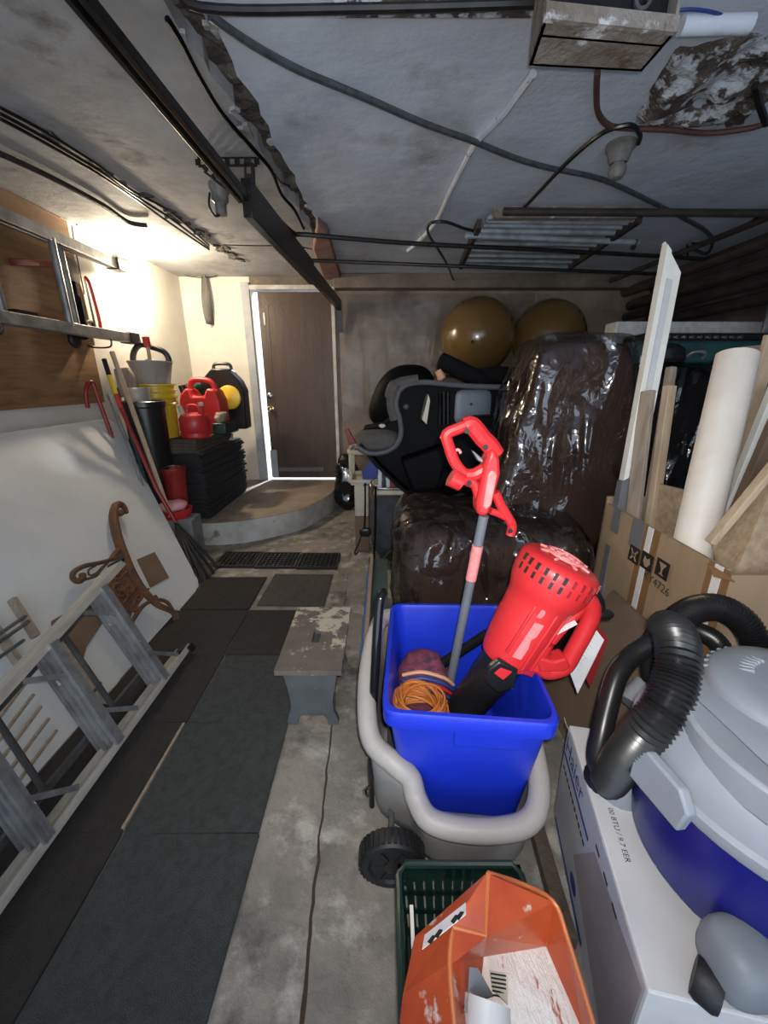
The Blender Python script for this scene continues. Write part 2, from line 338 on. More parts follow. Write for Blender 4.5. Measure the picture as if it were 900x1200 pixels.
# ceiling: two slabs and the spalled groove between them
gr = []
for i in range(90):
    y = YF + (YB - YF) * i / 89
    f = max(0.0, min(1.0, (y - 0.9) / 0.5)) * max(0.0, min(1.0, (4.15 - y) / 0.4))
    cx = -0.64 + 0.048 * y
    wl = (0.060 - 0.008 * y) * f; wr = (0.075 - 0.011 * y) * f
    gr.append((cx - max(0.002, wl * (1 + 1.1 * noise.noise(V((y * 6, 0, 3))))), cx + max(0.002, wr * (1 + 0.9 * noise.noise(V((y * 7, 8, 3))))), y))
mb = MB(); mb.add(*strip([(XL - .1, q[2]) for q in gr], [(q[0], q[2]) for q in gr], ZC, ZC + .16)); cl = struct(mb.ob('ceiling', 'ceiling_grey', smooth=0))
mb = MB(); mb.add(*strip([(q[1], q[2]) for q in gr], [(XR + .1, q[2]) for q in gr], ZC, ZC + .16)); mb.ob('slab', 'ceiling', cl, smooth=0)
mb = MB(); n = 0
vs = []; fs = []
for i in range(80):
    y = .8 + 3.4 * i / 79
    for j in range(6):
        x = -0.64 + 0.048 * y + (-.1 + .04 * j); p = V((x, y, 0)); vs.append((x, y, ZC + .055 + .03 * noise.noise(p * 13) + .02 * noise.noise(p * 31)))
for i in range(79):
    for j in range(5): fs.append((i * 6 + j, i * 6 + j + 1, i * 6 + j + 7, i * 6 + j + 6))
mb.add(vs, fs); mb.ob('exposed_core', 'broken', cl, smooth=0, fix=False)
MB().span((XL - .1, YF, ZC + .15), (XR + .1, YB + .1, ZC + .3)).ob('slab_cover', 'dirt', cl)
mb = MB()
for k in range(26):                                   # loose flakes along the groove and the cracked left side
    y = random.uniform(1.2, 3.7); x = -0.64 + .048 * y + random.choice((-1, 1)) * random.uniform(.03, .07)
    mb.box((x, y, ZC - .003), (random.uniform(.01, .035), random.uniform(.02, .08), .012), Matrix.Rotation(random.uniform(-.5, .5), 3, 'Z') @ Matrix.Rotation(random.uniform(-.3, .3), 3, 'X'))
mb.ob('plaster_flake', 'ceiling_grey', cl, smooth=0, kind='stuff')
mb = MB()
for k in range(26):
    t = random.random() ** .6; y = 1.9 + 2.2 * t; x = -1.47 + .21 * t + random.uniform(-.04, .05)
    mb.box((x, y, ZC - .002), (random.uniform(.02, .06), random.uniform(.03, .12), .018), Matrix.Rotation(random.uniform(-.6, .6), 3, 'Z') @ Matrix.Rotation(random.uniform(-.3, .3), 3, 'X'))
mb.ob('old_flake', 'broken', cl, smooth=0, kind='stuff')
# walls
struct(MB().span((XL - .15, YF, 0), (XL, YB + .15, ZC + .1)).ob('wall_left', 'plaster'))
FO0, FO1, FOZ = -1.7, 1.7, 2.2                      # assumed garage doorway behind the photographer, opening sized for the bluish daylight
struct(MB().span((XL - .15, YF - .15, 0), (FO0, YF, ZC + .1)).span((FO1, YF - .15, 0), (XR + .15, YF, ZC + .1)).span((FO0, YF - .15, FOZ), (FO1, YF, ZC + .1)).ob('wall_front', 'plaster'))
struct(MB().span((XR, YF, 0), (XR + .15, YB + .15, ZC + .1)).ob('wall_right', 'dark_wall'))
DX0, DX1, DZ0, DZ1 = -1.385, -0.545, 0.2, 2.215       # door opening
struct(MB().span((XL - .1, YB, 0), (DX0, YB + .15, ZC + .1)).ob('wall_back', 'plaster'))
wb = MB().span((DX1, YB, 0), (XR + .1, YB + .15, ZC + .1)); wb.ob('wall_panel', 'back_wall', bpy.data.objects['wall_back'])
MB().span((DX0, YB, DZ1), (DX1, YB + .15, ZC + .1)).ob('lintel', 'beam', bpy.data.objects['wall_back'])
MB().span((DX0, YB, -.1), (DX1, YB + .15, DZ0 - .002)).ob('sill', 'step_top', bpy.data.objects['wall_back'])
struct(MB().span((DX1 + .04, YB - .16, 2.20), (XR, YB, ZC)).ob('trim_2', 'beam', bevel=.01))
# loose clear sheet hung on the back wall
g = MB(); vs = []; fs = []; NX, NZ = 30, 24
for i in range(NX + 1):
    for j in range(NZ + 1):
        x = -.47 + 2.2 * i / NX; z = .9 + 1.27 * j / NZ; vs.append((x, YB - .03 - .02 * noise.noise(V((x * 3, z * 2, 1))) - .012 * noise.noise(V((x * 8, z * 6, 4))), z))
for i in range(NX):
    for j in range(NZ): a = i * (NZ + 1) + j; fs.append((a, a + NZ + 1, a + NZ + 2, a + 1))
tag(g.add(vs, fs).ob('plastic_sheet', 'dull_plastic', smooth=180), 'clear plastic sheet hung over the brown back wall', 'plastic sheet')
# outside: paved ground that the sun falls on, seen only as the bright gap around the door
struct(MB().span((-4, YB + .16, 0), (2, 9, .17)).ob('ground', 'ground_out'))
# door
dr = struct(MB().span((DX0 + .066, YB + .02, DZ0 + .022), (DX1 - .008, YB + .06, DZ1 - .02)).ob('door_1', 'door_brown', bevel=.003))
def rim(x0, x1, z0, z1, y, wd=.02, t=.006):
    m_ = MB(); m_.span((x0, y - t, z0), (x1, y, z0 + wd)).span((x0, y - t, z1 - wd), (x1, y, z1)).span((x0, y - t, z0 + wd), (x0 + wd, y, z1 - wd)).span((x1 - wd, y - t, z0 + wd), (x1, y, z1 - wd)); return m_
rim(-1.23, -.67, .42, 2.08, YB + .02, .012, .003).ob('panel_moulding', 'door_brown', dr)
MB().span((-1.24, YB + .008, .30), (-.72, YB + .02, .345)).ob('kick_strip', 'tape_grey', dr)
kn = MB().lathe([(.03, 0), (.03, .008), (.012, .012), (.012, .035), (.026, .045), (.03, .06), (.022, .075), (0, .078)], (-1.275, YB + .02, 1.02), 16, (0, -1, 0)).ob('door_knob', 'brass', dr)
MB().lathe([(.03, 0), (.03, .012), (.02, .016), (.018, .028), (0, .03)], (-1.275, YB + .02, 1.16), 16, (0, -1, 0)).ob('deadbolt', 'chrome', dr)
MB().span((-1.275, YB + .012, 1.88), (-1.255, YB + .02, 2.0)).ob('hinge_plate', 'jamb_white', dr)
MB().span((-1.33, YB + .01, .23), (-1.25, YB + .02, .55)).ob('pale_patch', 'jamb', dr)  # pale blue-grey patch low on the left of the leaf
t1 = struct(MB().span((DX0 - .085, YB - .03, DZ0), (DX0, YB + .05, DZ1 + .06)).ob('trim_1', 'jamb', bevel=.004))
MB().span((DX0, YB - .012, DZ0), (DX0 + .014, YB + .02, DZ1)).ob('jamb_strip', 'jamb_white', t1)
MB().span((DX1 - .004, YB - .03, DZ0), (DX1 + .03, YB + .05, DZ1 + .02)).ob('right_jamb', 'jamb_white', t1)
MB().span((DX0, YB - .03, DZ1 - .005), (DX1, YB + .03, DZ1 + .035)).ob('head_jamb', 'jamb_white', t1)
# rounded step
pp = [P(*q, z=.2) for q in ((242, 613), (270, 611.5), (287, 610), (316, 605), (350, 597.5), (373, 587), (388, 578), (394, 570))]
pp = curve([V((XL, pp[0].y + .02, .2))] + pp + [V((pp[-1].x + .02, YB, .2))], 4)
poly = [V((q.x, q.y, 0)) for q in pp] + [V((XL, YB, 0))]
st = struct(MB().prism(poly, (0, 0, .197)).ob('trim_3', 'step_side', smooth=40)); st['label'] = 'rounded concrete step below the brown door'
MB().prism([q + V((0, 0, .1955)) for q in poly], (0, 0, .0045)).ob('tread', 'step_top', st)

# ================================================================== FLOOR MATS
m0 = MB().span((-.208, -.208, 0), (.208, .208, .012))
def mats(kind, m, spots, label, group):
    first = None
    for (x, y, a, z) in spots:
        if first is None:
            first = o = MB().span((-.208, -.208, 0), (.208, .208, .012)).ob('floor_mat', m, smooth=0, bevel=.004)
        else:
            o = first.copy(); C.objects.link(o)
        o.location = (x, y, z); o.rotation_euler = (0, 0, R(a)); tag(o, label if isinstance(label, str) else label[spots.index((x, y, a, z))], 'mat', group)
mats('g', 'mat_grey', [(-.592, .233, .4, 0), (-.590, .652, -.4, 0), (-.594, 1.068, .5, 0), (-.590, 1.485, -.3, 0)], ['%s grey carpet tile from the step stool beside the cracked concrete' % q for q in ('fourth', 'third', 'second')] + ['grey carpet tile lying right beside the step stool'], 'grey floor mats')
mats('b', 'mat_brown', [(-1.012, .233, .0, .0), (-1.010, .652, .3, 0), (-1.014, 1.068, 0, 0), (-1.012, 1.485, .4, 0), (-1.02, 1.902, -.5, 0), (-1.43, 1.90, 0, 0), (-1.03, 2.33, .6, 0), (-.60, 1.905, .2, 0)], ['%s dark brown carpet tile from the rake along the stepladder' % q for q in ('sixth', 'fifth', 'fourth', 'third', 'second')] + ['dark brown carpet tile under the edge of the white board', 'dark brown carpet tile in front of the rake tines', 'dark brown carpet tile between stool and taupe mat'], 'dark floor mats')
mats('t', 'mat_taupe', [(-.575, 2.375, -1.0, 0.001)], 'taupe floor mat lying just in front of the black grate', 'taupe floor mats')
mats('t', 'stack_brown', [(-1.44, 2.56, 1.0, 0.001)], 'brownish floor mat under the tines of the leaf rake', 'brown floor mats')
tag(MB().span((-.812, .87, .002), (-.803, 1.27, .0165)).ob('edge_strip', 'wood_grey', smooth=0), 'thin pale edging strip between a grey and a brown floor tile', 'strip')
# black grate mat in three sections
gt = thing('drain_grate', (-.82, 2.82, 0), 'black slotted grate mat lying in front of the concrete step', 'grate')
def section(x0, x1, dy):
    m_ = MB(); y0, y1 = 2.70 + dy, 2.965 + dy
    m_.span((x0, y0, 0), (x1, y0 + .014, .018)).span((x0, y1 - .014, 0), (x1, y1, .018)).span((x0, y0 + .014, 0), (x0 + .014, y1 - .014, .018)).span((x1 - .014, y0 + .014, 0), (x1, y1 - .014, .018))
    k = 9
    for i in range(1, k): x = x0 + (x1 - x0) * i / k; m_.span((x - .004, y0 + .014, .002), (x + .004, y1 - .014, .016))
    for j in range(1, 7): y = y0 + (y1 - y0) * j / 7; m_.span((x0 + .014, y - .004, .004), (x1 - .014, y + .004, .014))
    m_.span((x0, y0, 0), (x1, y1, .0015))
    return m_
for i in range(3): section(-1.275 + i * .312, -.972 + i * .312, -.012 * i).ob('grate_section', 'rubber', gt, smooth=0)

# ================================================================== STEP STOOL
sx0, sx1, sy0, sy1, sz = -.415, -.16, 1.245, 1.69, .29
so = thing('step_stool', ((sx0 + sx1) / 2, 1.46, 0), 'small wooden step stool with paint-splattered top and hand slot', 'stool')
cx, cy = (sx0 + sx1) / 2, (sy0 + sy1) / 2
m_ = MB(); m_.span((sx0, sy0, sz - .022), (cx - .016, sy1, sz)).span((cx + .016, sy0, sz - .022), (sx1, sy1, sz)).span((cx - .016, sy0, sz - .022), (cx + .016, cy - .05, sz)).span((cx - .016, cy + .04, sz - .022), (cx + .016, sy1, sz))
m_.ob('top', 'stool_top', so, smooth=0)
for y in (sy0 + .03, sy1 - .05):
    hw = .105; pr = []
    for t, k in ((0, 1.0), (.15, .97), (.35, .87), (.55, .80), (.72, .82), (.85, .93), (.95, 1.0), (1, .98)): pr.append((hw * k, (sz - .022) * (1 - t)))
    right = [(x, z) for x, z in pr] + [(.062, 0), (.056, .035), (.040, .05)]
    poly = [V((cx + x, y, z)) for x, z in right] + [V((cx - x, y, z)) for x, z in reversed(right)]
    MB().prism(poly, (0, .022, 0)).ob('leg_panel', 'stool_leg', so, bevel=.002)
MB().span((cx - .012, sy0 + .052, .11), (cx + .012, sy1 - .05, .19)).ob('stretcher', 'stool_leg', so)

# ================================================================== LEFT WALL
ply = tag(MB().span((XL + .001, .6, 1.17), (XL + .016, 3.1, 2.32)).ob('plywood_panel', 'wood_ply', smooth=0), 'brown plywood sheet fixed to the left wall behind the hanging ladder', 'panel')
# hanging ladder
hl = thing('extension_ladder', (-1.98, 2.3, 1.6), 'aluminium extension ladder hung sideways on the plywood', 'ladder')
for z in (2.135, 1.635):
    for x in (-2.0, -1.955):
        rl = MB().span((x - .015, .7, z - .032), (x + .015, 3.38 if x < -1.97 else 3.36, z + .032)).ob('rail', 'aluminium', hl, bevel=.003)
    MB().span((-2.025, 3.33, z - .04), (-1.93, 3.45, z + .04)).ob('end_cap', 'rubber', hl, bevel=.006)
for y, x in ((1.5, -1.955), (1.82, -1.955), (2.12, -1.955), (2.33, -2.0), (2.74, -1.955), (2.86, -2.0)):
    MB().tube([(x, y, 1.65), (x, y, 2.12)], .02, 10).ob('rung', 'aluminium', hl)
MB().span((-2.03, 2.38, 1.67), (-1.97, 2.52, 1.69)).ob('rung_lock', 'black_metal', hl)
for y in (2.2, 3.05):
    hk = MB().tube(curve([(XL + .012, y, 1.56), (XL + .06, y, 1.545), (-1.93, y, 1.55), (-1.915, y, 1.60)], 4), .006, 6).ob('wall_hook', 'black_metal'); tag(hk, 'black steel hook carrying the hanging ladder' + (' near its far end caps' if y > 3 else ' near the rung lock'), 'hook', 'ladder hooks')
# tools hanging on the wall behind the ladder
xw = -2.055
def wp(u, v, x=xw): return P(u, v, x=x)
sw = thing('bow_saw', wp(112, 390), 'red tubular bow saw hung on the edge of the plywood', 'saw')
MB().tube(curve([wp(100, 325), wp(104, 330), wp(110, 350), wp(117, 378), wp(117, 388), wp(113, 390)], 5), .011, 8).ob('frame', 'red_can', sw)
MB().bar(wp(99, 326), wp(113, 389), .022, .002, (1, 0, 0)).ob('blade', 'chrome', sw)
bs = tag(MB().bar(wp(12, 307, -2.07), wp(66, 309, -2.07), .012, .035).ob('level_bar', 'red_dark', bevel=.003), 'dark red bar lying across the plywood behind the ladder rungs', 'bar')
bl = thing('rope_block', wp(90, 400), 'black pulley block with wooden cheeks and strap hung behind the ladder', 'pulley')
MB().rbox(wp(80, 322) - V((.02, .035, .05)), wp(84, 312) + V((.03, .04, .05)), 6, 3).ob('cheek', 'wood_grey', bl)
MB().tube(curve([wp(83, 330), wp(87, 350), wp(92, 375), wp(93, 395)], 5), [.03] * 5 + [.045] * 6 + [.05] * 5, 8).ob('strap', 'black_cloth', bl)
MB().ball(wp(88, 398), .055, 14, 8, (.6, 1, 1)).ob('sheave', 'black_plastic', bl)
MB().tube(curve([wp(86, 318), wp(90, 316), wp(93, 321), wp(92, 328), wp(97, 345), wp(103, 372), wp(108, 386)], 5), .007, 6).ob('cord', 'wood_light', bl)
hv = thing('wooden_hook', wp(104, 385), 'black and wood hand tool hanging beside the bow saw', 'tool')
MB().tube(curve([wp(98, 384), wp(101, 377), wp(107, 378), wp(110, 386)], 5), .014, 8).ob('head', 'black_metal', hv)
MB().tube([wp(106, 387), wp(110, 405)], [.012, .008], 8).ob('handle', 'wood_grey', hv)
# crowbar
cb = tag(MB().tube(curve([wp(103, 478, -2.04), wp(101, 460, -2.03), wp(104, 449, -2.02), wp(109, 450, -2.01), wp(116, 470, -1.99), wp(128, 503, -1.95), wp(135, 530, -1.92)], 6), .014, 8).ob('crowbar', 'red_dark'), 'dark red hooked bar leaning on the wall above the white board', 'crowbar')

# wall bulb and pipes
lb = thing('wall_lamp', (-2.09, 3.62, 2.2), 'bare glowing bulb in a porcelain holder on the left wall', 'lamp')
bp = V((-1.93, 3.60, 2.205))
MB().lathe([(.05, 0), (.05, .02), (.032, .03), (.026, .09), (.02, .1)], (XL, 3.60, 2.205), 16, (1, 0, 0)).ob('holder', 'porcelain', lb)
MB().lathe([(.014, -.06), (.016, -.045), (.024, -.02), (.031, .005), (.031, .022), (.022, .042), (0, .05)], bp, 16, (1, 0, 0)).ob('glass_bulb', 'bulb', lb)
light('bulb_light', 'POINT', bp + V((.02, 0, -.055)), 50, (1.0, 0.83, 0.60), shadow_soft_size=0.035)
wr = [tag(MB().tube(curve([P(0, 180, z=2.305), P(60, 208, z=2.305), P(120, 240, z=2.305), P(150, 260, z=2.305), P(172, 264, z=2.30)], 5), .014, 8).ob('conduit_pipe', 'pipe_dark'), 'thin dark pipe under the ceiling leading to the bulb', 'pipe')]
tag(MB().tube([P(90, 263, x=-2.08), P(130, 262, x=-2.06), P(165, 268, x=-1.98)], .008, 6).ob('conduit_pipe', 'pipe_grey'), 'short grey rod on the wall just beside the bulb', 'pipe')
tag(MB().tube(curve([P(84, 264, x=-2.08), P(88, 290, x=-2.08), P(96, 330, x=-2.08), P(99, 345, x=-2.08)], 5), .004, 6).ob('cable', 'black_plastic'), 'thin cord running down the wall at the plywood edge', 'cord')
for k, (off, zz) in enumerate(((0, 2.315), (6, 2.30), (-7, 2.318))):
    pts = [P(0, 133 + off, z=zz), P(50, 160 + off, z=zz), P(110, 196 + off * .8, z=zz), P(150, 224 + off * .5, z=zz), P(200, 256 + off, z=zz), P(245, 290 + off * .4, z=zz)]
    tag(MB().tube(curve(pts, 6), .007, 6).ob('ceiling_wire', 'black_plastic'), 'thin wire strung along the stained crack on the left ceiling', 'wire', 'left ceiling wires')
for k, pts in enumerate(([(262, 287), (300, 288), (340, 288), (366, 292)], [(200, 318), (230, 325), (258, 322), (285, 305)])):
    tag(MB().tube(curve([P(u, v, z=2.30) if k == 0 else P(u, v, y=4.6) for u, v in pts], 6), .004, 6).ob('ceiling_wire', 'black_plastic'), ('thin wire across the ceiling in front of the door', 'thin wire drooping across the wall beside the cloth strip')[k], 'wire')
# strip of cloth on back wall
hs = MB(); a = P(237, 314, y=4.60); 
vs = []; fs = []
for i in range(9):
    t = i / 8; c_ = a + V((.012 * t, -.02 * math.sin(t * 3), -.52 * t)); an = 2.2 * t - 1.0
    d = V((math.cos(an), math.sin(an), 0)) * (.03 + .025 * t); vs += [c_ - d, c_ + d]
for i in range(8): fs.append((2 * i, 2 * i + 1, 2 * i + 3, 2 * i + 2))
ho = tag(hs.add(vs, fs).ob('cloth_strip', 'strap_cloth', smooth=60), 'grey cloth strip hanging from the ceiling corner beside the door', 'strap')
ho.modifiers.new('thick', 'SOLIDIFY').thickness = .004

# ================================================================== LEFT PILE
# white board leaning on the wall: plane through floor line and wall top line
B0 = V((-1.235, 2.41, 0.0)); BT = V((-2.02, 3.06, 1.062)); NBD = V((1.062, 0, .785)).normalized()
wbp = [V((-1.235, .55, 0)), V((-1.235, 2.30, 0)), V((-1.243, 2.40, .012)), V((-1.262, 2.44, .04)), BT + V((.03, -.02, -.04)), BT + V((0, -.07, 0)), V((-2.02, .55, 1.062))]
wbp = [q - NBD * max(0, 0) for q in wbp]
wbo = tag(MB().prism([q - NBD * .018 for q in wbp], NBD * .018).ob('white_board', 'white_board', smooth=0, bevel=.002), 'large white sheet board leaning against the left wall', 'board')
def bd(u, v, off=0.0): return PP(u, v, B0 + NBD * off, NBD)
def onboard(pix, off=.001, t=.004): return MB().prism([bd(u, v, off) for u, v in pix], NBD * t)
tag(onboard([(160, 656), (181, 647), (198, 677), (176, 689)], .001, .003).ob('cardboard_tag', 'cardboard_dark', smooth=0), 'small brown card stuck on the white board beside the iron bench end', 'card')
tag(onboard([(60, 752), (60, 728), (128, 688), (140, 700), (100, 760), (88, 812)], .001, .006).ob('cardboard_sheet', 'cardboard_dark', smooth=0), 'brown cardboard sheet lying on the white board behind the stepladder', 'cardboard')
# cast iron bench end
be = thing('bench_end', bd(190, 735, .02), 'rusty cast-iron bench end with scrollwork leaning on the white board', 'bench end')
def bt(pix, r, off=.04, k=6): return MB().tube(curve([bd(u, v, off) for u, v in pix], k), r, 8)
pts = [(148, 601), (145, 594), (140, 591), (135, 594), (133, 604), (135, 618), (139, 634), (146, 652), (155, 672), (168, 692), (184, 708), (200, 716), (206, 722)]
n = (len(pts) - 1) * 6 + 1
bt(pts, [.014 + .012 * math.sin(math.pi * min(1, i / (n * .9))) for i in range(n)]).ob('back_post', 'iron_rust', be)
MB().ball(bd(141, 601, .045), .022, 14, 8).ob('scroll_boss', 'iron_rust', be)
pts = [(141, 652), (130, 656), (115, 660), (100, 663), (88, 669), (85, 676), (90, 681), (96, 679), (97, 673)]
n = (len(pts) - 1) * 6 + 1
bt(pts, [.010 + .006 * i / n for i in range(n)]).ob('arm_rest', 'iron_dark', be)
bt([(143, 640), (134, 650), (130, 656)], .014).ob('arm_joint', 'iron_rust', be)
bt([(112, 663), (104, 668), (105, 674), (112, 672), (120, 664)], .005).ob('arm_scroll', 'iron_dark', be)
bt([(128, 657), (118, 668), (112, 675), (97, 680)], .007).ob('arm_lower', 'iron_dark', be)
bt([(205, 720), (196, 706), (184, 703), (170, 708), (160, 720), (152, 735), (148, 750), (146, 762)], .011).ob('front_leg', 'iron_dark', be)
bt([(139, 650), (133, 668), (122, 690), (118, 705), (128, 720), (142, 732), (150, 740)], .009).ob('seat_curve', 'iron_dark', be)
for k in range(7):                                   # openwork scrolls
    u0, v0, s0 = ((137, 672, 8), (140, 690, 10), (152, 692, 7), (130, 700, 8), (162, 700, 6), (143, 712, 8), (156, 712, 5))[k]
    bt([(u0 + s0 * (1 - j / 13) * math.cos(j * .75 + k), v0 + s0 * (1 - j / 13) * math.sin(j * .75 + k)) for j in range(12)], .0075, .042, 2).ob('scroll', 'iron_rust', be)
for k, pix in enumerate(([(141, 660), (146, 680), (150, 700)], [(150, 668), (138, 684), (124, 696)], [(160, 684), (150, 700), (140, 712)], [(128, 720), (138, 702), (146, 672)], [(150, 736), (154, 715), (164, 694)], [(176, 702), (172, 694), (174, 690)], [(186, 704), (182, 698), (182, 706)], [(146, 742), (138, 736), (134, 726)])):
    bt(pix, .0065).ob('tracery', 'iron_rust' if k < 4 else 'iron_dark', be)
MB().prism([bd(u, v, .03) for u, v in ((139, 653), (148, 662), (158, 682), (170, 697), (160, 711), (150, 720), (130, 714), (120, 700), (128, 676))], NBD * .010).ob('relief_panel', 'iron_rust', be)
MB().bar(bd(204, 716, .03), bd(208, 730, .03), .03, .02).ob('foot', 'iron_dark', be)
# stepladder lying on its side
sl = thing('stepladder', (-1.05, 1.2, 0), 'paint-spattered aluminium stepladder lying on its side on the mats', 'stepladder')
LA, LB = V((-1.0, .30, .038)), V((-1.0, 1.70, .038))
UA, UB = P(0, 805, x=-1.17), P(136, 660, x=-1.245)
dU = (UB - UA).normalized(); UA = UA - dU * .62
nrm = (LB - LA).normalized().cross(UB - LB).normalized()
if nrm.x > 0: nrm = -nrm          # nrm points behind the ladder (towards the board)
def rail(a, b, name, m_in, m_edge):
    w_ = (UB - LB).normalized()
    MB().bar(a, b, .008, .075, w_).ob(name, m_in, sl, bevel=.002)
    return w_
wv = (UB - LB).normalized()
ln = (LB - LA).normalized()
def chan(a, b, flip, nm, mt):                        # channel section rail: web across the rung ends, flanges inward
    m_ = MB(); a, b = V(a), V(b); d = (b - a).normalized(); s_ = wv * (1 if flip else -1)
    m_.bar(a, b, .075, .006, s_)
    for o in (-1, 1): m_.bar(a + nrm * o * .035 + s_ * .012, b + nrm * o * .035 + s_ * .012, .005, .026, s_)
    return m_.ob(nm, mt, sl)
chan(LA, LB, True, 'rail', 'aluminium_bare')
chan(UA, UB, False, 'rail', 'aluminium_bare')
MB().bar(LB - ln * .03, LB + ln * .02, .085, .04, wv).ob('foot_cap', 'rubber', sl, bevel=.004)
MB().bar(UB - dU * .01, UB + dU * .012, .08, .02, wv).ob('foot_cap', 'rubber', sl, bevel=.004)
def onrail(A, d, y): return A + d * ((y - A.y) / d.y)
for yl, yu in ((1.46, 1.50), (1.13, 1.17), (.80, .84), (.47, .51)):
    a, b = onrail(LA, ln, yl) + wv * .012, onrail(UA, dU, yu) - wv * .012
    m_ = MB(); d = (b - a).normalized(); fx = d.cross(nrm).normalized()
    m_.bar(a, b, .085, .005, fx)
    for o in (-.040, -.014, .014, .040): m_.bar(a + nrm * o + fx * .005, b + nrm * o + fx * .005, .013, .012, fx).bar(a + nrm * o - fx * .005, b + nrm * o - fx * .005, .013, .012, fx)
    for o in (-1, 1): m_.bar(a + nrm * o * .0425 - fx * .012, b + nrm * o * .0425 - fx * .012, .004, .028, fx)
    m_.ob('step', 'aluminium', sl)
    sg = -1 if fx.y > 0 else 1
    MB().bar(a + d * .02 + ln * .15 - nrm * .03, a + d * .15 - nrm * .03, .018, .004, nrm).ob('brace', 'aluminium', sl)
    MB().bar(b - d * .02 + dU * -.14 - nrm * .03, b - d * .13 - nrm * .03, .018, .004, nrm).ob('brace', 'aluminium', sl)
# rear frame folded flat behind
RB = nrm * .075
for A, d, k in ((LA + wv * .07, ln, 0), (UA - wv * .06, dU, 1)):
    m_ = MB().bar(onrail(A, d, .35) + RB, onrail(A, d, 1.62) + RB, .02, .03, nrm); m_.ob('rear_rail', 'aluminium_dark', sl)
for y in (.62, .95, 1.3):
    a, b = onrail(LA, ln, y) + wv * .07 + RB, onrail(UA, dU, y + .03) - wv * .06 + RB
    MB().tube([a, b], .010, 8).ob('rear_bar', 'aluminium_dark', sl)
# old rack of bars standing behind the ladder, against the board
rk = thing('folding_rack', bd(90, 830, .03), 'weathered folding rack of thin bars between stepladder and white board', 'rack')
for u0, v0, u1, v1 in ((14, 702, 42, 746), (-16, 722, 24, 780), (58, 742, 128, 826)):
    MB().bar(bd(u0, v0, .04), bd(u1, v1, .04), .022, .03, NBD).ob('upright', 'wood_grey', rk)
for u0, v0, u1, v1 in ((-20, 756, 30, 722), (-20, 766, 34, 728), (-20, 784, 28, 750), (30, 790, 66, 752), (95, 830, 118, 800), (60, 800, 80, 772)):
    MB().tube([bd(u0, v0, .055), bd(u1, v1, .055)], .007, 6).ob('bar', 'pipe_grey', rk)
for k in range(5):
    MB().tube([bd(-30 + k * 9, 880 + k * 14, .05), bd(30 + k * 9, 800 + k * 14, .05)], .007, 6).ob('bar', 'wood_grey', rk)
# long handles leaning behind the board
rkA = P(206, 612, x=-1.52)
lr = thing('leaf_rake', P(250, 672, z=0), 'black leaf rake with red handle leaning behind the white board', 'rake')
MB().tube([rkA, P(183, 572, x=-1.62), P(142, 478, x=-1.85)], .014, 8).ob('handle', 'red_dark', lr)
MB().tube([P(136, 462, x=-1.875), P(128, 440, x=-1.92)], .016, 8).ob('yellow_grip', 'yellow', lr)
MB().tube([P(142, 478, x=-1.85), P(136, 462, x=-1.875)], .015, 8).ob('red_band', 'red_can', lr)
MB().tube([P(128, 440, x=-1.92), P(122, 421, x=-1.95)], .016, 8).ob('end_grip', 'black_plastic', lr)
tips = [(214, 690), (222, 688), (230, 685), (237, 682), (244, 678), (250, 673), (255, 667)]
for i, (u, v) in enumerate(tips):
    tp = P(u, v, z=.014); d = tp - rkA
    MB().tube(curve([rkA + V((0, 0, -.01)), rkA + d * .5 + V((0, 0, .02)), rkA + d * .92 + V((0, 0, .02)), tp], 4), .011, 6).ob('tine', 'rubber', lr)
MB().tube([rkA + (P(214, 690, z=.01) - rkA) * .55 + V((0, 0, .015)), rkA + (P(236, 682, z=.01) - rkA) * .55 + V((0, 0, .02)), rkA + (P(255, 667, z=.01) - rkA) * .55 + V((0, 0, .015))], .010, 6).ob('tine_bar', 'rubber', lr)
tag(MB().bar(P(131, 412, x=-1.90), P(200, 606, x=-1.56), .026, .026).ob('wooden_pole', 'wood_light', bevel=.003), 'bare wooden pole leaning between rake and black bin', 'pole')
tag(MB().tube([P(127, 462, x=-1.96), P(156, 535, x=-1.78), P(170, 580, x=-1.68)], .012, 8).ob('metal_pole', 'aluminium', bevel=0), 'silver metal pole with black end leaning behind the white board', 'pole')
tag(MB().tube([P(136, 455, x=-1.99), P(160, 530, x=-1.80), P(178, 590, x=-1.65)], .013, 8).ob('broom_handle', 'teal'), 'dark green handle leaning beside the black bin', 'handle')
# tall black bin
bx, by = -1.81, 3.12
bb = thing('tall_bin', (bx, by, .2), 'tall round black bin standing behind the leaning poles', 'bin')
MB().lathe([(0, .2), (.115, .2), (.142, 1.13), (.150, 1.14), (.150, 1.175), (.14, 1.18), (.135, 1.13), (.11, .22), (0, .22)], (bx, by, 0), 28).ob('body', 'black_plastic', bb)
mc = tag(MB().lathe([(0, .80), (.082, .80), (.087, 1.255), (.09, 1.26), (.09, 1.275), (.082, 1.275), (.078, .81), (0, .81)], (bx - .03, by - .01, 0), 24).ob('metal_can', 'aluminium_bare'), 'silver metal can sticking out of the tall black bin', 'can')
cc = tag(MB().prism([P(132, 432, y=3.12), P(148, 430, y=3.14), P(158, 446, y=3.14), P(160, 462, y=3.14), P(140, 466, y=3.12)], (0, .05, 0)).ob('paper_bag', 'wood_grey', bevel=.01), 'crumpled grey paper bag behind the silver can', 'bag')
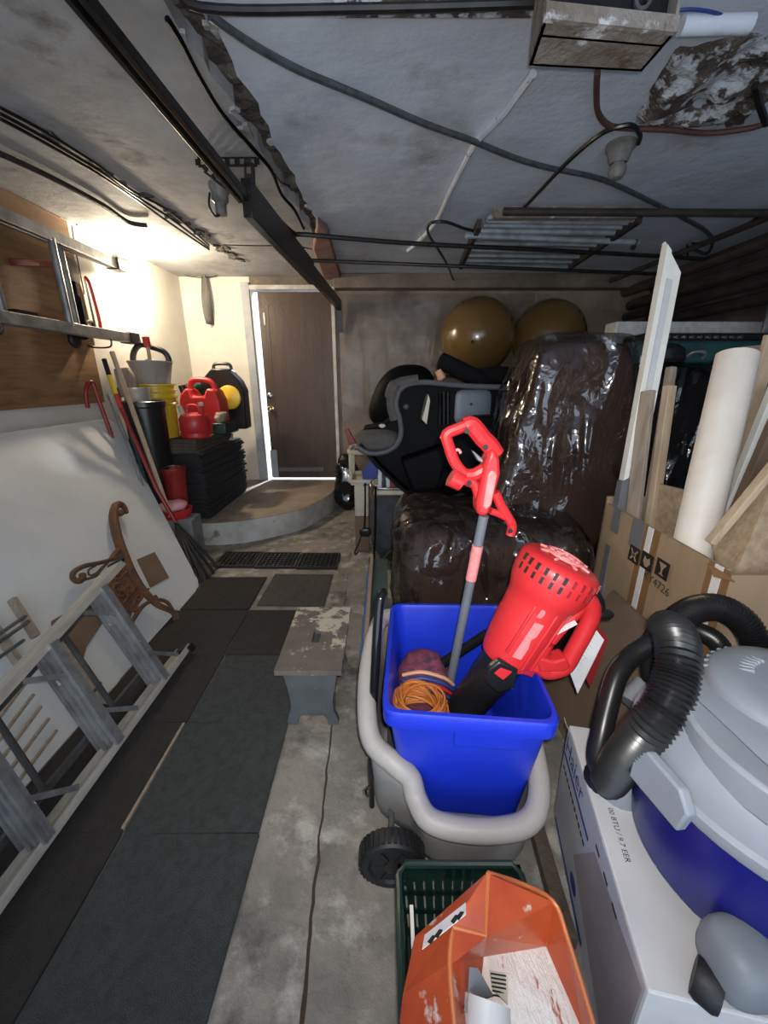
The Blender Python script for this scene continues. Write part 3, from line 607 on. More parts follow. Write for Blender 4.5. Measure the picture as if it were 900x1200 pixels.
# crate with red bucket
tag(MB().span((-1.70, 2.98, 0), (-1.54, 3.10, .26)).ob('low_crate', 'cardboard_dark', bevel=.004), 'low dark box on the floor under the red pail', 'box')
rb = thing('red_pail', (-1.625, 3.04, .26), 'dark red pail with wire handle between bin and mat stack', 'pail')
MB().lathe([(0, 0), (.065, 0), (.085, .40), (.09, .41), (.09, .43), (.08, .43), (.06, .02), (0, .02)], (-1.625, 3.04, .26), 20).ob('body', 'red_dark', rb)
MB().tube(curve([(-1.705, 3.04, .67), (-1.65, 2.97, .70), (-1.57, 2.96, .72), (-1.545, 3.04, .67)], 5), .004, 6).ob('bail', 'chrome', rb)
# concrete block with red dish
cbk = tag(MB().span((-1.70, 2.80, 0), (-1.43, 2.97, .345)).ob('concrete_block', 'step_side', bevel=.012), 'grey concrete block standing behind the rake tines', 'block')
cbk.data.materials[0] = mat('block_grey', (0.20, 0.205, 0.205), 0.9, c2=(0.14, 0.14, 0.14), scale=8, bump=0.4)
rd = thing('red_dish', (-1.575, 2.88, .345), 'shallow red plastic dish lying on the grey block', 'dish')
MB().lathe([(0, 0), (.10, 0), (.118, .05), (.122, .065), (.112, .065), (.095, .012), (0, .012)], (-1.575, 2.88, .345), 24).ob('body', 'red_can', rd)
pc = tag(MB().rbox((-1.66, 2.80, .385), (-1.50, 2.95, .47), 8, 2.4, .03, 12).ob('pink_rag', 'pink_cloth', smooth=180), 'crumpled pink rag lying in the red dish', 'rag')
# stack of mats beside the door
SZ = .2; k = 0; first = {}
SC = V((-1.745, 3.70, 0))
h = 0; nb = 0; nk = 0
while SZ + h < .865:
    top = SZ + h > .755
    th = .026 if top else .0195
    key = 'b' if top else 'k'
    if key not in first:
        sz = (.55, .92) if not top else (.56, .86)
        first[key] = o = MB().span((-sz[0] / 2, -sz[1] / 2, 0), (sz[0] / 2, sz[1] / 2, th - .0005)).ob('rubber_mat', 'stack_brown' if top else 'stack_black', smooth=0, bevel=.003)
    else:
        o = first[key].copy(); C.objects.link(o)
    j = .012 if not top else .035
    o.location = SC + V((random.uniform(-j, j) - (.03 if top else 0), random.uniform(-j, j) - (.03 if top else 0), SZ + h)); o.rotation_euler = (0, 0, R(random.uniform(-1.6, 1.6) - 2 + (2.5 if top else 0)))
    tag(o, ('lowest', 'second lowest', 'third lowest', 'topmost', 'extra')[nb] + ' brown board lying on the black mat stack by the door' if top else 'black rubber mat, number %d from the bottom of the stack by the door' % (nk + 1), 'mat', 'brown boards on the stack' if top else 'black mats in the stack')
    h += th; nb += top; nk += not top
TOPZ = SZ + h
# buckets on the stack
bc = V((-1.86, 3.40, TOPZ))
def bucket_prof(h0, r0, r1, rims): 
    pr = [(0, .0), (r0, 0), (r1, h0)]
    return pr
for i in range(3):
    yb = thing('yellow_bucket', bc + V((0, 0, .05 * i)), ('bottom yellow bucket of the nested pile on the mats, with bail', 'middle yellow bucket of the nested pile on the mats', 'top yellow bucket of the nested pile holding the grey bucket')[i], 'bucket', 'nested yellow buckets')
    z0 = .004 + .046 * i
    MB().lathe([(0, z0), (.13, z0), (.138, z0 + .26), (.162, z0 + .265), (.158, z0 + .275), (.145, z0 + .285), (.146, z0 + .315), (.166, z0 + .32), (.166, z0 + .332), (.142, z0 + .332), (.126, z0 + .012), (0, z0 + .012)], bc, 30).ob('body', 'yellow', yb)
    if i == 0:
        MB().tube(curve([bc + V((-.14, -.07, .28)), bc + V((-.05, -.165, .12)), bc + V((.08, -.15, .10)), bc + V((.15, -.05, .28))], 6), .004, 6).ob('bail', 'yellow', yb)
        m_ = MB()
        for q in range(8):
            a = R(-130 + q * 9); m_.box(bc + V((.137 * math.cos(a), .137 * math.sin(a), .10)), (.022, .004, .05), Matrix.Rotation(a + R(90), 3, 'Z'))
        m_.ob('label_panel', 'black_plastic', yb)
gb = thing('grey_bucket', bc + V((0, 0, .3)), 'grey bucket standing in the yellow bucket pile', 'bucket')
MB().lathe([(0, .40), (.118, .40), (.16, .585), (.165, .59), (.165, .60), (.155, .60), (.110, .41), (0, .41)], bc, 10).ob('body', 'grey_bucket', gb)
hb = thing('bucket_brush', bc + V((0, 0, .41)), 'pale stick with bright red tip standing in the grey bucket', 'stick')
MB().tube([bc + V((.01, -.02, .42)), bc + V((.015, -.02, .72))], .014, 8).ob('shaft', 'wood_light', hb)
MB().tube([bc + V((.015, -.02, .70)), bc + V((.010, -.02, .775))], [.024, .027], 10).ob('red_tip', 'red_can', hb)
tag(MB().tube(curve([bc + V((-.13, 0, .50)), bc + V((-.125, .0, .64)), bc + V((-.06, .01, .72)), bc + V((.04, .02, .70)), bc + V((.12, .03, .66)), bc + V((.13, .04, .58)), bc + V((.06, .05, .52))], 6), .022, 10).ob('hose_coil', 'black_plastic'), 'black hose coil sticking out of the grey bucket', 'hose')
tag(MB().rbox(bc + V((-.09, -.05, .45)), bc + V((.11, .09, .61)), 8, 2.3, .03, 14).ob('crumpled_sheet', 'paper', smooth=180), 'pale crumpled plastic stuffed in the grey bucket', 'bag')
def gascan(name, c, w_, d_, h_, label, big):
    t = thing(name, c, label, 'fuel can'); c = V(c)
    if big:
        body = MB(); pr = [(-w_ / 2, 0), (w_ / 2, 0), (w_ / 2, h_ * .62), (w_ * .40, h_ * .82), (w_ * .28, h_ * .84), (w_ * .2, h_ * .84), (w_ * .12, h_ * .70), (-w_ * .16, h_ * .70), (-w_ * .22, h_ * .84), (-w_ * .32, h_ * .84), (-w_ * .46, h_ * .72), (-w_ / 2, h_ * .6)]
        body.prism([c + V((x, -d_ / 2, z)) for x, z in pr], (0, d_, 0)).ob('body', 'red_can', t, bevel=.02)
        MB().tube(curve([c + V((-w_ * .30, 0, h_ * .80)), c + V((-w_ * .24, 0, h_ * .97)), c + V((0, 0, h_)), c + V((w_ * .24, 0, h_ * .95)), c + V((w_ * .34, 0, h_ * .80))], 5), .026, 10).ob('handle', 'red_can', t)
        MB().tube([c + V((-w_ * .42, -.02, h_ * .70)), c + V((-w_ * .46, -.03, h_ * .90))], .03, 12).ob('cap', 'black_plastic', t)
    else:
        MB().lathe([(0, 0), (w_ * .46, 0), (w_ * .5, .012), (w_ * .5, h_ * .16), (w_ * .47, h_ * .19), (w_ * .5, h_ * .23), (w_ * .5, h_ * .56), (w_ * .42, h_ * .68), (w_ * .2, h_ * .75), (0, h_ * .76)], c, 24).ob('body', 'red_can', t)
        MB().tube(curve([c + V((-w_ * .22, 0, h_ * .70)), c + V((-w_ * .16, 0, h_ * .93)), c + V((w_ * .16, 0, h_ * .93)), c + V((w_ * .26, 0, h_ * .68))], 5), .014, 8).ob('handle', 'red_can', t)
        MB().tube([c + V((w_ * .30, -.01, h_ * .62)), c + V((w_ * .33, -.01, h_ * .95))], .022, 10).ob('filler_neck', 'red_can', t)
        MB().tube([c + V((w_ * .33, -.01, h_ * .95)), c + V((w_ * .34, -.01, h_ * 1.04))], .02, 10).ob('cap', 'cream_plastic', t)
        MB().tube([c + V((-w_ * .34, -.01, h_ * .66)), c + V((-w_ * .42, -.01, h_ * .95))], .02, 10).ob('spout', 'cream_plastic', t)
    return t
gascan('fuel_can', P(230, 511, y=3.42) * V((1, 1, 0)) + V((0, 0, TOPZ)) if False else V((-1.575, 3.40, TOPZ)), .235, .235, .27, 'small round red fuel can with white caps on the mat stack', False)
gascan('fuel_can', V((-1.62, 3.74, TOPZ)), .36, .20, .46, 'large red jerrycan standing behind the small red can', True)
ck = thing('power_tool_case', (-1.545, 4.06, TOPZ), 'black plastic case with yellow reel standing by the door frame', 'case')
cpr = [(-.23, 0), (.20, 0), (.205, .36), (.17, .45), (.10, .53), (.07, .56), (-.08, .56), (-.11, .53), (-.20, .44), (-.23, .36)]
MB().prism([V((-1.545 + x, 3.99, TOPZ + z)) for x, z in cpr], (0, .16, 0)).ob('body', 'black_plastic', ck, bevel=.012)
MB().tube(curve([(-1.63, 4.07, TOPZ + .55), (-1.61, 4.07, TOPZ + .60), (-1.48, 4.07, TOPZ + .60), (-1.46, 4.07, TOPZ + .55)], 4), .016, 8).ob('handle', 'black_plastic', ck)
MB().lathe([(0, 0), (.105, 0), (.11, .01), (.11, .022), (.098, .03), (.05, .03), (.04, .035), (0, .035)], (-1.475, 3.99, TOPZ + .30), 26, (0, -1, 0)).ob('reel', 'yellow', ck)
tag(MB().prism([(-1.50, 3.55, TOPZ), (-1.38, 3.56, TOPZ), (-1.36, 3.82, TOPZ), (-1.48, 3.82, TOPZ)], (.0, 0, .10)).ob('plastic_tray', 'green_dark', bevel=.012), 'dark green plastic tray beside the small fuel can', 'tray')
tag(MB().rbox((-1.50, 3.56, TOPZ + .095), (-1.40, 3.72, TOPZ + .19), 8, 2.4, .03, 14).ob('brown_rag', 'wood_grey', smooth=180), 'brown rag heaped on the dark green tray', 'rag')
tag(MB().rbox((-1.84, 3.78, TOPZ), (-1.68, 3.98, TOPZ + .44), 8, 3.5, .01, 10).ob('green_jug', 'green_dark', smooth=180), 'dark green jug behind the large red jerrycan', 'jug')

# ================================================================== CEILING HARDWARE
zt = 2.17
tr = thing('door_opener_rail', (-.76, 2.4, 2.1), 'long black steel opener rail slung under the ceiling', 'rail')
ra, rb_ = P(103, 0, z=2.20), P(292, 235, z=2.10)
ra = ra + (ra - rb_) * .8
MB().bar(ra, rb_, .024, .034).ob('track', 'black_metal', tr, bevel=.003)
MB().bar(ra + V((-.040, 0, .0)), rb_ + V((-.040, 0, .0)), .016, .024).bar(ra + V((-.022, 0, .012)), rb_ + V((-.022, 0, .012)), .03, .004).ob('track_lip', 'black_metal', tr, bevel=.002)
ea = P(398, 358, y=4.58)
sa = rb_ - (ea - rb_).normalized() * .03
MB().bar(sa, sa + (ea - sa) * .5, .045, .15).ob('arm', 'black_metal', tr, bevel=.004)
MB().bar(sa + (ea - sa) * .48, ea, .045, .10).ob('arm_extension', 'black_metal', tr, bevel=.004)
MB().bar(ea + V((0, -.02, .03)), ea + V((.0, .02, -.25)), .05, .03).ob('end_bracket', 'black_metal', tr)
def perforated(a, b, wd, nm):
    a, b = V(a), V(b); d = (b - a); L_ = d.length; d.normalize(); k = max(2, int(L_ / .045)); up = V((0, 1, 0)); s_ = d.cross(up).normalized(); m_ = MB()
    for o in (-1, 1): m_.bar(a + s_ * o * wd * .38, b + s_ * o * wd * .38, .004, wd * .26, s_)
    for i in range(k + 1): c_ = a + d * (L_ * i / k); m_.bar(c_ - d * .012, c_ + d * .012, .004, wd * .6, s_)
    m_.bar(a + s_ * wd * .5 + up * .012, b + s_ * wd * .5 + up * .012, .028, .004, s_)
    return m_.ob(nm, 'black_metal', tr)
yb_ = P(270, 190, z=ZC - .02).y
perforated(P(232, 190, y=yb_), P(301, 189, y=yb_), .042, 'hanger_angle')
perforated(P(241, 197, y=yb_), P(292, 238, y=yb_ + .02), .042, 'hanger_brace')
perforated(P(291, 190, y=yb_), P(293, 240, y=yb_ + .02), .042, 'hanger_drop')
# old lamp holder with looped cord
lh = thing('lamp_holder', P(256, 222, z=ZC), 'old grey lamp holder with looped black cord on the ceiling', 'lamp holder')
c_ = P(256, 216, z=ZC)
MB().lathe([(.055, 0), (.055, .03), (.045, .045), (.045, .075), (.03, .09), (.03, .14), (0, .14)], c_, 16, (0, 0, -1)).ob('body', 'porcelain', lh)
c2_ = c_ + V((0, 0, -.1))
MB().tube(curve([P(246, 224, y=c_.y), P(245, 240, y=c_.y), P(251, 252, y=c_.y), P(257, 252, y=c_.y), P(258, 243, y=c_.y)], 5), .006, 6).ob('cord', 'black_plastic', lh)
# cable in groove
def wire(pix, r, m, label, z=2.30, cat='cable', name='cable', k=6, n=8, z1=None):
    pts = [P(u, v, z=z if z1 is None else z + (z1 - z) * i / (len(pix) - 1)) for i, (u, v) in enumerate(pix)]
    return tag(MB().tube(curve(pts, k), r, n).ob(name, m), label, cat)
wire([(196, 22), (212, 48), (235, 92), (262, 135), (300, 178), (318, 200), (330, 228), (345, 246), (356, 268)], .0085, 'black_matt', 'black cable hanging along the broken ceiling groove', 2.315)
wire([(322, 204), (330, 214), (340, 218)], .004, 'black_plastic', 'short stub of wire at the end of the ceiling groove', 2.315)
# steel bar and rusty box at the top
tb = P(236, 9, z=2.25); te = P(622, 4, z=2.25)
tag(MB().tube(curve([tb + V((-.05, 0, .06)), tb, (tb + te) / 2 + V((0, 0, -.006)), te + V((.05, 0, 0))], 6), .011, 8).ob('steel_rod', 'black_metal'), 'black steel rod crossing the ceiling to the rusty box', 'rod')
tag(MB().bar(P(392, 1, z=2.30), P(626, 1, z=2.30), .03, .05).ob('steel_angle', 'spall', smooth=0), 'flaking rusty steel angle under the ceiling next to the rod', 'angle')
jb = thing('ceiling_box', (.51, 1.28, 2.1), 'rusty flaking steel junction box hanging from the ceiling', 'junction box')
f0, f1 = P(620, 77, z=2.1), P(752, 84, z=2.1); n0, n1 = P(638, 22, z=2.1), P(792, 38, z=2.1)
MB().prism([f0, f1, n1, n0], (0, 0, .012)).ob('bottom_plate', 'rust_metal', jb)
upv = V((0, 0, ZC - 2.1))
def wallp(a, b, t, nm, mt): 
    d = (b - a).normalized(); s_ = V((-d.y, d.x, 0)) * t; MB().prism([a, b, b + s_, a + s_], upv).ob(nm, mt, jb)
wallp(f0, f1, -.008, 'back_side', 'rust_metal'); wallp(f0, n0, .008, 'left_side', 'rust_metal'); wallp(f1, n1, -.008, 'right_side', 'rust_metal')
MB().bar(n0 + V((0, 0, .012)), n1 + V((0, 0, .012)), .012, .03).ob('front_lip', 'rust_metal', jb)
MB().prism([n0 * .7 + f0 * .3, n1 * .7 + f1 * .3, n1 * .65 + f1 * .35, n0 * .65 + f0 * .35], upv).ob('dark_inside', 'black_plastic', jb)  # black sheet standing in for the shade inside the open box
MB().lathe([(.02, 0), (.02, .008), (.012, .008), (.012, 0)], P(752, 2, z=2.17), 14, (0, -1, 0)).ob('terminal_ring', 'pipe_grey', jb)
# spalled concrete patch
sp = MB(); vs = []; fs = []; K = 26
for i in range(K + 1):
    for j in range(K + 1):
        s_, t_ = i / K, j / K
        a = P(790 + s_ * 190, 56 - 40 * s_, z=ZC); b = P(738 + s_ * 120, 148 + 4 * s_, z=ZC); q = a.lerp(b, t_)
        e_ = min(s_ * 3, t_, 1 - t_) * 5; e_ = max(0, min(1, e_))
        q += V((.02 * noise.noise(q * 14), .02 * noise.noise(q * 14 + V((4, 0, 0))), 0)) ; q.z = ZC + .004 - e_ * (.030 + .035 * max(-.6, noise.noise(q * 9)) + .02 * noise.noise(q * 22)); vs.append(q)
for i in range(K):
    for j in range(K): a = i * (K + 1) + j; fs.append((a, a + 1, a + K + 2, a + K + 1))
sp.add(vs, fs).ob('spalled_patch', 'spall', cl, smooth=0, fix=False)
tag(MB().tube([P(798, 30, z=2.27), P(880, 28, z=2.27)], .022, 12).ob('glass_sleeve', 'ceiling'), 'pale tube stub between rusty box and spalled patch', 'tube')
wire([(796, 12), (812, 11), (838, 15), (850, 22), (848, 36)], .004, 'ink_blue', 'thin blue wire beside the rusty ceiling box', 2.28)
wire([(246, 18), (262, 30), (300, 55), (350, 82), (400, 103), (440, 120), (500, 146), (556, 166), (600, 184), (640, 196), (690, 206), (720, 216), (760, 235), (800, 255), (826, 270), (835, 283), (828, 297), (808, 290)], .012, 'conduit', 'long grey armoured cable sagging across the ceiling', 2.30, k=7)
for o_ in [bpy.data.objects['cable.002']] if 'cable.002' in bpy.data.objects else []: pass
wire([(625, 86), (606, 112), (590, 134), (570, 154), (556, 170), (540, 200), (526, 228), (512, 258), (494, 280), (478, 294)], .014, 'conduit_white', 'white painted conduit running diagonally across the ceiling', 2.315)
wire([(700, 84), (699, 110), (701, 132), (712, 146), (730, 150), (780, 152), (830, 156), (880, 150), (902, 142)], .0105, 'wire_red', 'dull red cable from the rusty box to the right', 2.30)
wire([(885, 100), (890, 122), (898, 145)], .012, 'black_plastic', 'thick black cable end at the spalled patch', 2.28)
wire([(748, 168), (750, 158), (742, 148), (728, 148), (706, 156), (680, 176), (655, 200), (625, 232), (600, 258), (585, 274)], .0095, 'black_plastic', 'black cable looping from the bulb socket to the heater', 2.295)
wire([(590, 276), (565, 272), (545, 268), (522, 260), (504, 262), (502, 274), (512, 290), (524, 310), (534, 332), (545, 336)], .009, 'black_plastic', 'black cable dangling beside the heater grille', 2.27)
wire([(894, 250), (876, 262), (850, 275), (820, 285), (806, 286), (806, 300)], .008, 'black_plastic', 'black cable hooked on the right-hand ceiling pipe', 2.27)
ps = thing('bulb_socket', P(727, 182, z=ZC), 'porcelain ceiling socket with a small unlit bulb', 'lamp holder')
c_ = P(728, 168, z=ZC)
MB().lathe([(.062, 0), (.062, .02), (.05, .035), (.04, .07), (.034, .075)], c_, 18, (0, 0, -1)).ob('base', 'porcelain', ps)
MB().lathe([(.026, .07), (.036, .09), (.036, .11), (.024, .13), (0, .138)], c_, 16, (0, 0, -1)).ob('bulb', 'porcelain', ps)
# pipes
def pipe(a, b, r, m, label, mid=None): return tag(MB().tube([a] + ([mid] if mid else []) + [b], r, 10).ob('pipe', m), label, 'pipe')
pipe(P(590, 248, z=2.25), P(905, 250, z=2.25), .020, 'pipe_dark', 'dark pipe feeding the heater grille from the right wall')
tag(MB().tube(curve([P(293, 232, z=2.2), P(320, 252, z=2.2), P(345, 274, z=2.2), P(360, 275, z=2.2), P(480, 285, z=2.2), P(640, 293, z=2.2), P(770, 300, z=2.2), P(830, 304, z=2.2)], 5), .014, 8).ob('pipe', 'black_metal'), 'long black rod bent beside the opener rail and crossing to the right', 'pipe')
pipe(P(360, 305, y=3.75), P(800, 322, y=3.75), .013, 'black_metal', 'straight black rod crossing below the heater grille')
tag(MB().prism([P(372, 252, z=2.33), P(384, 262, z=2.33), P(400, 322, z=2.33), P(380, 322, z=2.33), P(366, 285, z=2.33)], (0, 0, -.045)).ob('red_bracket', 'red_flange', bevel=.012), 'dull red painted bracket at the end of the ceiling groove', 'bracket')
for i, (z, x, r_) in enumerate(((2.20, 2.5, .045), (2.08, 2.58, .05), (1.97, 2.55, .04), (1.87, 2.6, .045))):
    pipe(V((x, .8, z)), V((x - .02, YB - .02, z - .02)), r_, 'pipe_dark', ('uppermost', 'second highest', 'third highest', 'lowest')[i] + ' of the thick dark pipes along the right wall')
pipe(V((2.35, 2.2, 2.26)), V((2.2, 4.4, 2.24)), .02, 'pipe_dark', 'thin dark pipe above the thick pipes along the right wall')
# heater grille on ceiling
hg = thing('pipe_heater', P(640, 285, z=2.2), 'grey ceiling heater of parallel pipes under the concrete', 'heater')
MB().prism([P(572, 254, z=2.30), P(745, 254, z=2.30), P(666, 312, z=2.30), P(540, 312, z=2.30)], (0, 0, .01)).ob('backplate', 'heater_grey', hg)
for i, v in enumerate((254, 259, 264, 270, 278, 285, 292, 299, 305, 311)):
    t = (v - 254) / 57
    a, b = P(572 - 32 * t, v, z=2.275), P(745 - 79 * t, v + 2, z=2.275); MB().tube([a, b], .015 if i % 3 else .022, 8).ob('heat_pipe', 'heater_grey', hg)
MB().tube([P(546, 276, z=2.24), P(748, 284, z=2.24)], .018, 8).ob('support_rod', 'heater_grey', hg)
MB().tube([P(745, 283, z=2.24), P(742, 290, z=2.24)], .018, 8).ob('rod_end', 'pipe_dark', hg)
MB().bar(P(578, 250, z=2.28), P(745, 250, z=2.28), .04, .06).ob('header', 'rust_metal', hg)
MB().bar(P(562, 262, z=2.26), P(540, 312, z=2.26), .03, .05).ob('side_bracket', 'pipe_dark', hg)
MB().bar(P(750, 256, z=2.26), P(668, 312, z=2.26), .03, .05).ob('side_bracket', 'pipe_dark', hg)

# ================================================================== MIDDLE PILE
# black rubbish bag
tag(MB().rbox((-.55, 4.05, 0), (-.25, 4.35, .58), 10, 2.8, .05, 6, lambda t: (1 - .35 * t, 1 - .35 * t, 0)).ob('rubbish_bag', 'black_gloss', smooth=180), 'black plastic rubbish bag beside the door step', 'bag')
# hand truck with bag and crates
ct = thing('luggage_cart', (-.02, 2.85, 0), 'small folding luggage cart loaded with a grey bag', 'cart')
MB().span((-.09, 2.70, .035), (.16, 2.95, .05)).ob('toe_plate', 'pipe_grey', ct)
for x in (-.10, .17):
    MB().lathe([(0, -.012), (.035, -.012), (.04, -.005), (.04, .005), (.035, .012), (0, .012)], (x, 2.72, .04), 18, (1, 0, 0)).ob('wheel', 'rubber', ct)
    MB().tube([(x * .8, 2.97, .04), (x * .8, 3.0, 1.0)], .01, 8).ob('upright', 'chrome', ct)
MB().tube([(-.10, 2.72, .04), (.17, 2.72, .04)], .007, 8).ob('axle', 'chrome', ct)
MB().tube([P(448, 662, y=2.70), P(448, 655, y=2.69), P(458, 645, y=2.69), P(470, 655, y=2.69)], .006, 6).ob('strut', 'chrome', ct)
tag(MB().rbox((-.10, 2.72, .05), (.17, 2.96, .56), 10, 3.5, .03, 7).ob('duffel_bag', 'bag_grey', smooth=180), 'dark grey bag standing on the luggage cart', 'bag')
cr_ = thing('plastic_crate', (-.1, 3.1, .56), 'cream plastic crate frame stacked on the grey bag', 'crate')
def ringframe(c, sx, sy, r, nm, m, par):
    c = V(c); pts = []
    for (a, b) in ((-1, -1), (1, -1), (1, 1), (-1, 1)):
        for k in range(4):
            an = R({(-1, -1): 180, (1, -1): 270, (1, 1): 0, (-1, 1): 90}[(a, b)] + k * 30); pts.append(c + V((a * (sx - .04) + .04 * math.cos(an), b * (sy - .04) + .04 * math.sin(an), 0)))
    return MB().tube(pts, r, 8, closed=True).ob(nm, m, par)
for z in (.60, .82): ringframe((-.11, 3.09, z), .15, .15, .018, 'rim', 'cream_plastic', cr_)
for x, y in ((-.25, 2.95), (.03, 2.95), (-.25, 3.23), (.03, 3.23)): MB().tube([(x, y, .60), (x, y, .82)], .012, 8).ob('post', 'cream_plastic', cr_)
MB().span((-.25, 2.95, .57), (.03, 3.23, .585)).ob('base', 'cream_plastic', cr_)
tag(MB().span((-.23, 3.0, .30), (-.12, 3.2, .57)).ob('white_box', 'cream_plastic', bevel=.01), 'pale box under the cream crate beside the cart', 'box')
tag(MB().span((-.23, 3.0, 0), (-.12, 3.2, .30)).ob('brown_box', 'cardboard_dark', bevel=.004), 'brown box on the floor under the pale box', 'box')
bkf = tag(MB().prism([P(424, 552, y=2.94), P(436, 538, y=2.94), P(446, 545, y=2.94), P(440, 566, y=2.94), P(426, 570, y=2.94)], (0, .02, 0)).ob('blue_folder', 'blue_folder'), 'dark blue folder tilted in the cream crate', 'folder')
for i in range(4): tag(MB().span((-.04 + i * .028, 2.70, .612), (-.016 + i * .028, 2.9, .77 - .01 * i)).ob('magazine', ('paper', 'bag_grey', 'paper', 'red_dark')[i], smooth=0), ('pale magazine leaning beside the blue folder', 'grey magazine between two pale magazines', 'pale magazine beside the red magazine', 'dark red magazine at the end of the row')[i], 'magazine')
wt = thing('wire_tray', (.05, 2.8, .57), 'cream tray with chrome tube rim under the magazines', 'tray')
MB().span((-.07, 2.68, .565), (.30, 2.93, .60)).ob('base', 'cream_plastic', wt, bevel=.01)
MB().tube(curve([(.30, 2.66, .62), (.10, 2.655, .62), (-.05, 2.655, .625), (-.09, 2.70, .64), (-.06, 2.75, .66), (.05, 2.76, .665)], 5), .011, 8).ob('tube_rim', 'chrome', wt)
bg = thing('bungee_strap', (-.1, 2.66, .1), 'black bungee strap with buckle hanging down the cart', 'strap')
MB().tube(curve([P(428, 566, y=2.66), P(428, 600, y=2.655), P(427, 622, y=2.65)], 4), .006, 6).ob('cord', 'black_cloth', bg)
MB().tube(curve([P(440, 570, y=2.64), P(440, 610, y=2.63), P(438, 662, y=2.65)], 4), .008, 6).ob('cord', 'black_cloth', bg)
MB().rbox(P(421, 630, y=2.64), P(435, 617, y=2.68), 6, 3).ob('buckle', 'black_plastic', bg)
MB().tube(curve([P(424, 626, y=2.65), P(420, 638, y=2.65), P(416, 646, y=2.65), P(417, 650, y=2.65), P(420, 646, y=2.65)], 4), .006, 6).ob('hook', 'black_metal', bg)
tag(MB().prism([P(404, 504, y=3.3), P(408, 502, y=3.3), P(420, 524, y=3.3), P(418, 534, y=3.3), P(413, 533, y=3.3)], (0, .03, 0)).ob('red_board', 'red_dark', bevel=.004), 'small dark red pointed board sticking out beside the seat', 'board')
# moulded seat shell lying on its side
ys0, ys1 = 2.46, 2.86
ss = thing('seat_shell', (.3, 2.65, .45), 'black moulded seat shell with grey padded edge lying on its side', 'seat')
def ys(u, v, y=ys0): return P(u, v, y=y)
outl = [(420, 520), (424, 506), (448, 502), (461, 492), (463, 478), (458, 464), (463, 450), (478, 446), (520, 448), (560, 451), (606, 452), (606, 600), (585, 618), (505, 620), (490, 592), (465, 570), (440, 546)]
MB().prism([ys(u, v) + V((0, .14, 0)) for u, v in outl], (0, ys1 - ys0 - .14, 0)).ob('shell_body', 'black_matt', ss, bevel=.012)
def sidewall(pix, nm, m, d=.15, t=.02): 
    pts = curve([ys(u, v) for u, v in pix], 3); m_ = MB()
    for a, b in zip(pts[:-1], pts[1:]): dd = (b - a).normalized(); n_ = V((dd.z, 0, -dd.x)) * t; m_.prism([a, b, b + n_, a + n_], (0, d, 0))
    return m_.ob(nm, m, ss, smooth=60)
sidewall(outl[5:11], 'shell_side', 'black_matt'); sidewall([(505, 618), (490, 592), (465, 570), (440, 546), (420, 522)], 'shell_side', 'black_matt')
MB().tube(curve([ys(u, v) for u, v in ((419, 524), (432, 531), (450, 530), (464, 522), (470, 508), (468, 490), (464, 474), (468, 458), (480, 450), (500, 448), (530, 451), (560, 453), (603, 454))], 5), .016, 10).ob('edge_piping', 'trim_grey', ss)
MB().tube(curve([ys(u, v, 2.47) for u, v in ((463, 492), (459, 474), (460, 458), (468, 449), (490, 445))], 5), [.03] * 8 + [.04] * 6 + [.03] * 7, 10).ob('grey_bolster', 'seat_grey', ss)
MB().rbox(ys(416, 532, 2.47), ys(468, 499, 2.80), 8, 3.2).ob('seat_pad', 'seat_grey', ss, smooth=180)
MB().rbox(ys(536, 500) + V((0, .13, 0)), ys(584, 457) + V((0, .17, 0)), 6, 6).ob('storage_box', 'box_grey', ss, smooth=50)
MB().lathe([(.008, 0), (.008, .012), (0, .014)], ys(557, 475) + V((0, .125, 0)), 10, (0, -1, 0)).ob('button', 'ink', ss)
MB().prism([ys(495, 492), ys(502, 462), ys(504, 470), ys(500, 497)], (0, .16, 0)).ob('pale_strip', 'cream_plastic', ss)
for u in (519, 524, 529): MB().tube([ys(u, 460) + V((0, .12, 0)), ys(u, 500) + V((0, .12, 0))], .012, 8).ob('rib', 'black_gloss', ss)
MB().rbox(ys(528, 600) + V((0, .02, 0)), ys(606, 488) + V((0, .2, 0)), 8, 3).ob('lower_hump', 'black_cloth', ss, smooth=180)
MB().tube(curve([ys(530, 510), ys(545, 492), ys(570, 487), ys(603, 490)], 5), .008, 8).ob('hump_edge', 'black_gloss', ss)
MB().ball(ys(477, 478) + V((0, .12, 0)), .02, 10, 6).ob('rivet', 'trim_grey', ss)
MB().prism([ys(470, 540), ys(530, 520), ys(500, 616), ys(488, 590)], (0, .16, 0)).ob('inner_fold', 'black_matt', ss, bevel=.02)
MB().ball(ys(448, 499, 2.52), .018, 10, 6, (1.2, 1, .7)).ob('knob', 'white_clean', ss)
tag(MB().span((-.02, 2.50, 0), (.75, 2.95, .40)).ob('dark_crate', 'cardboard_dark', bevel=.005), 'dark carton on the floor underneath the seat shell', 'box') if False else None
tag(MB().span((.22, 2.50, 0), (.76, 2.92, .415)).ob('dark_carton', 'cardboard_dark', bevel=.005), 'dark carton on the floor underneath the seat shell', 'box')
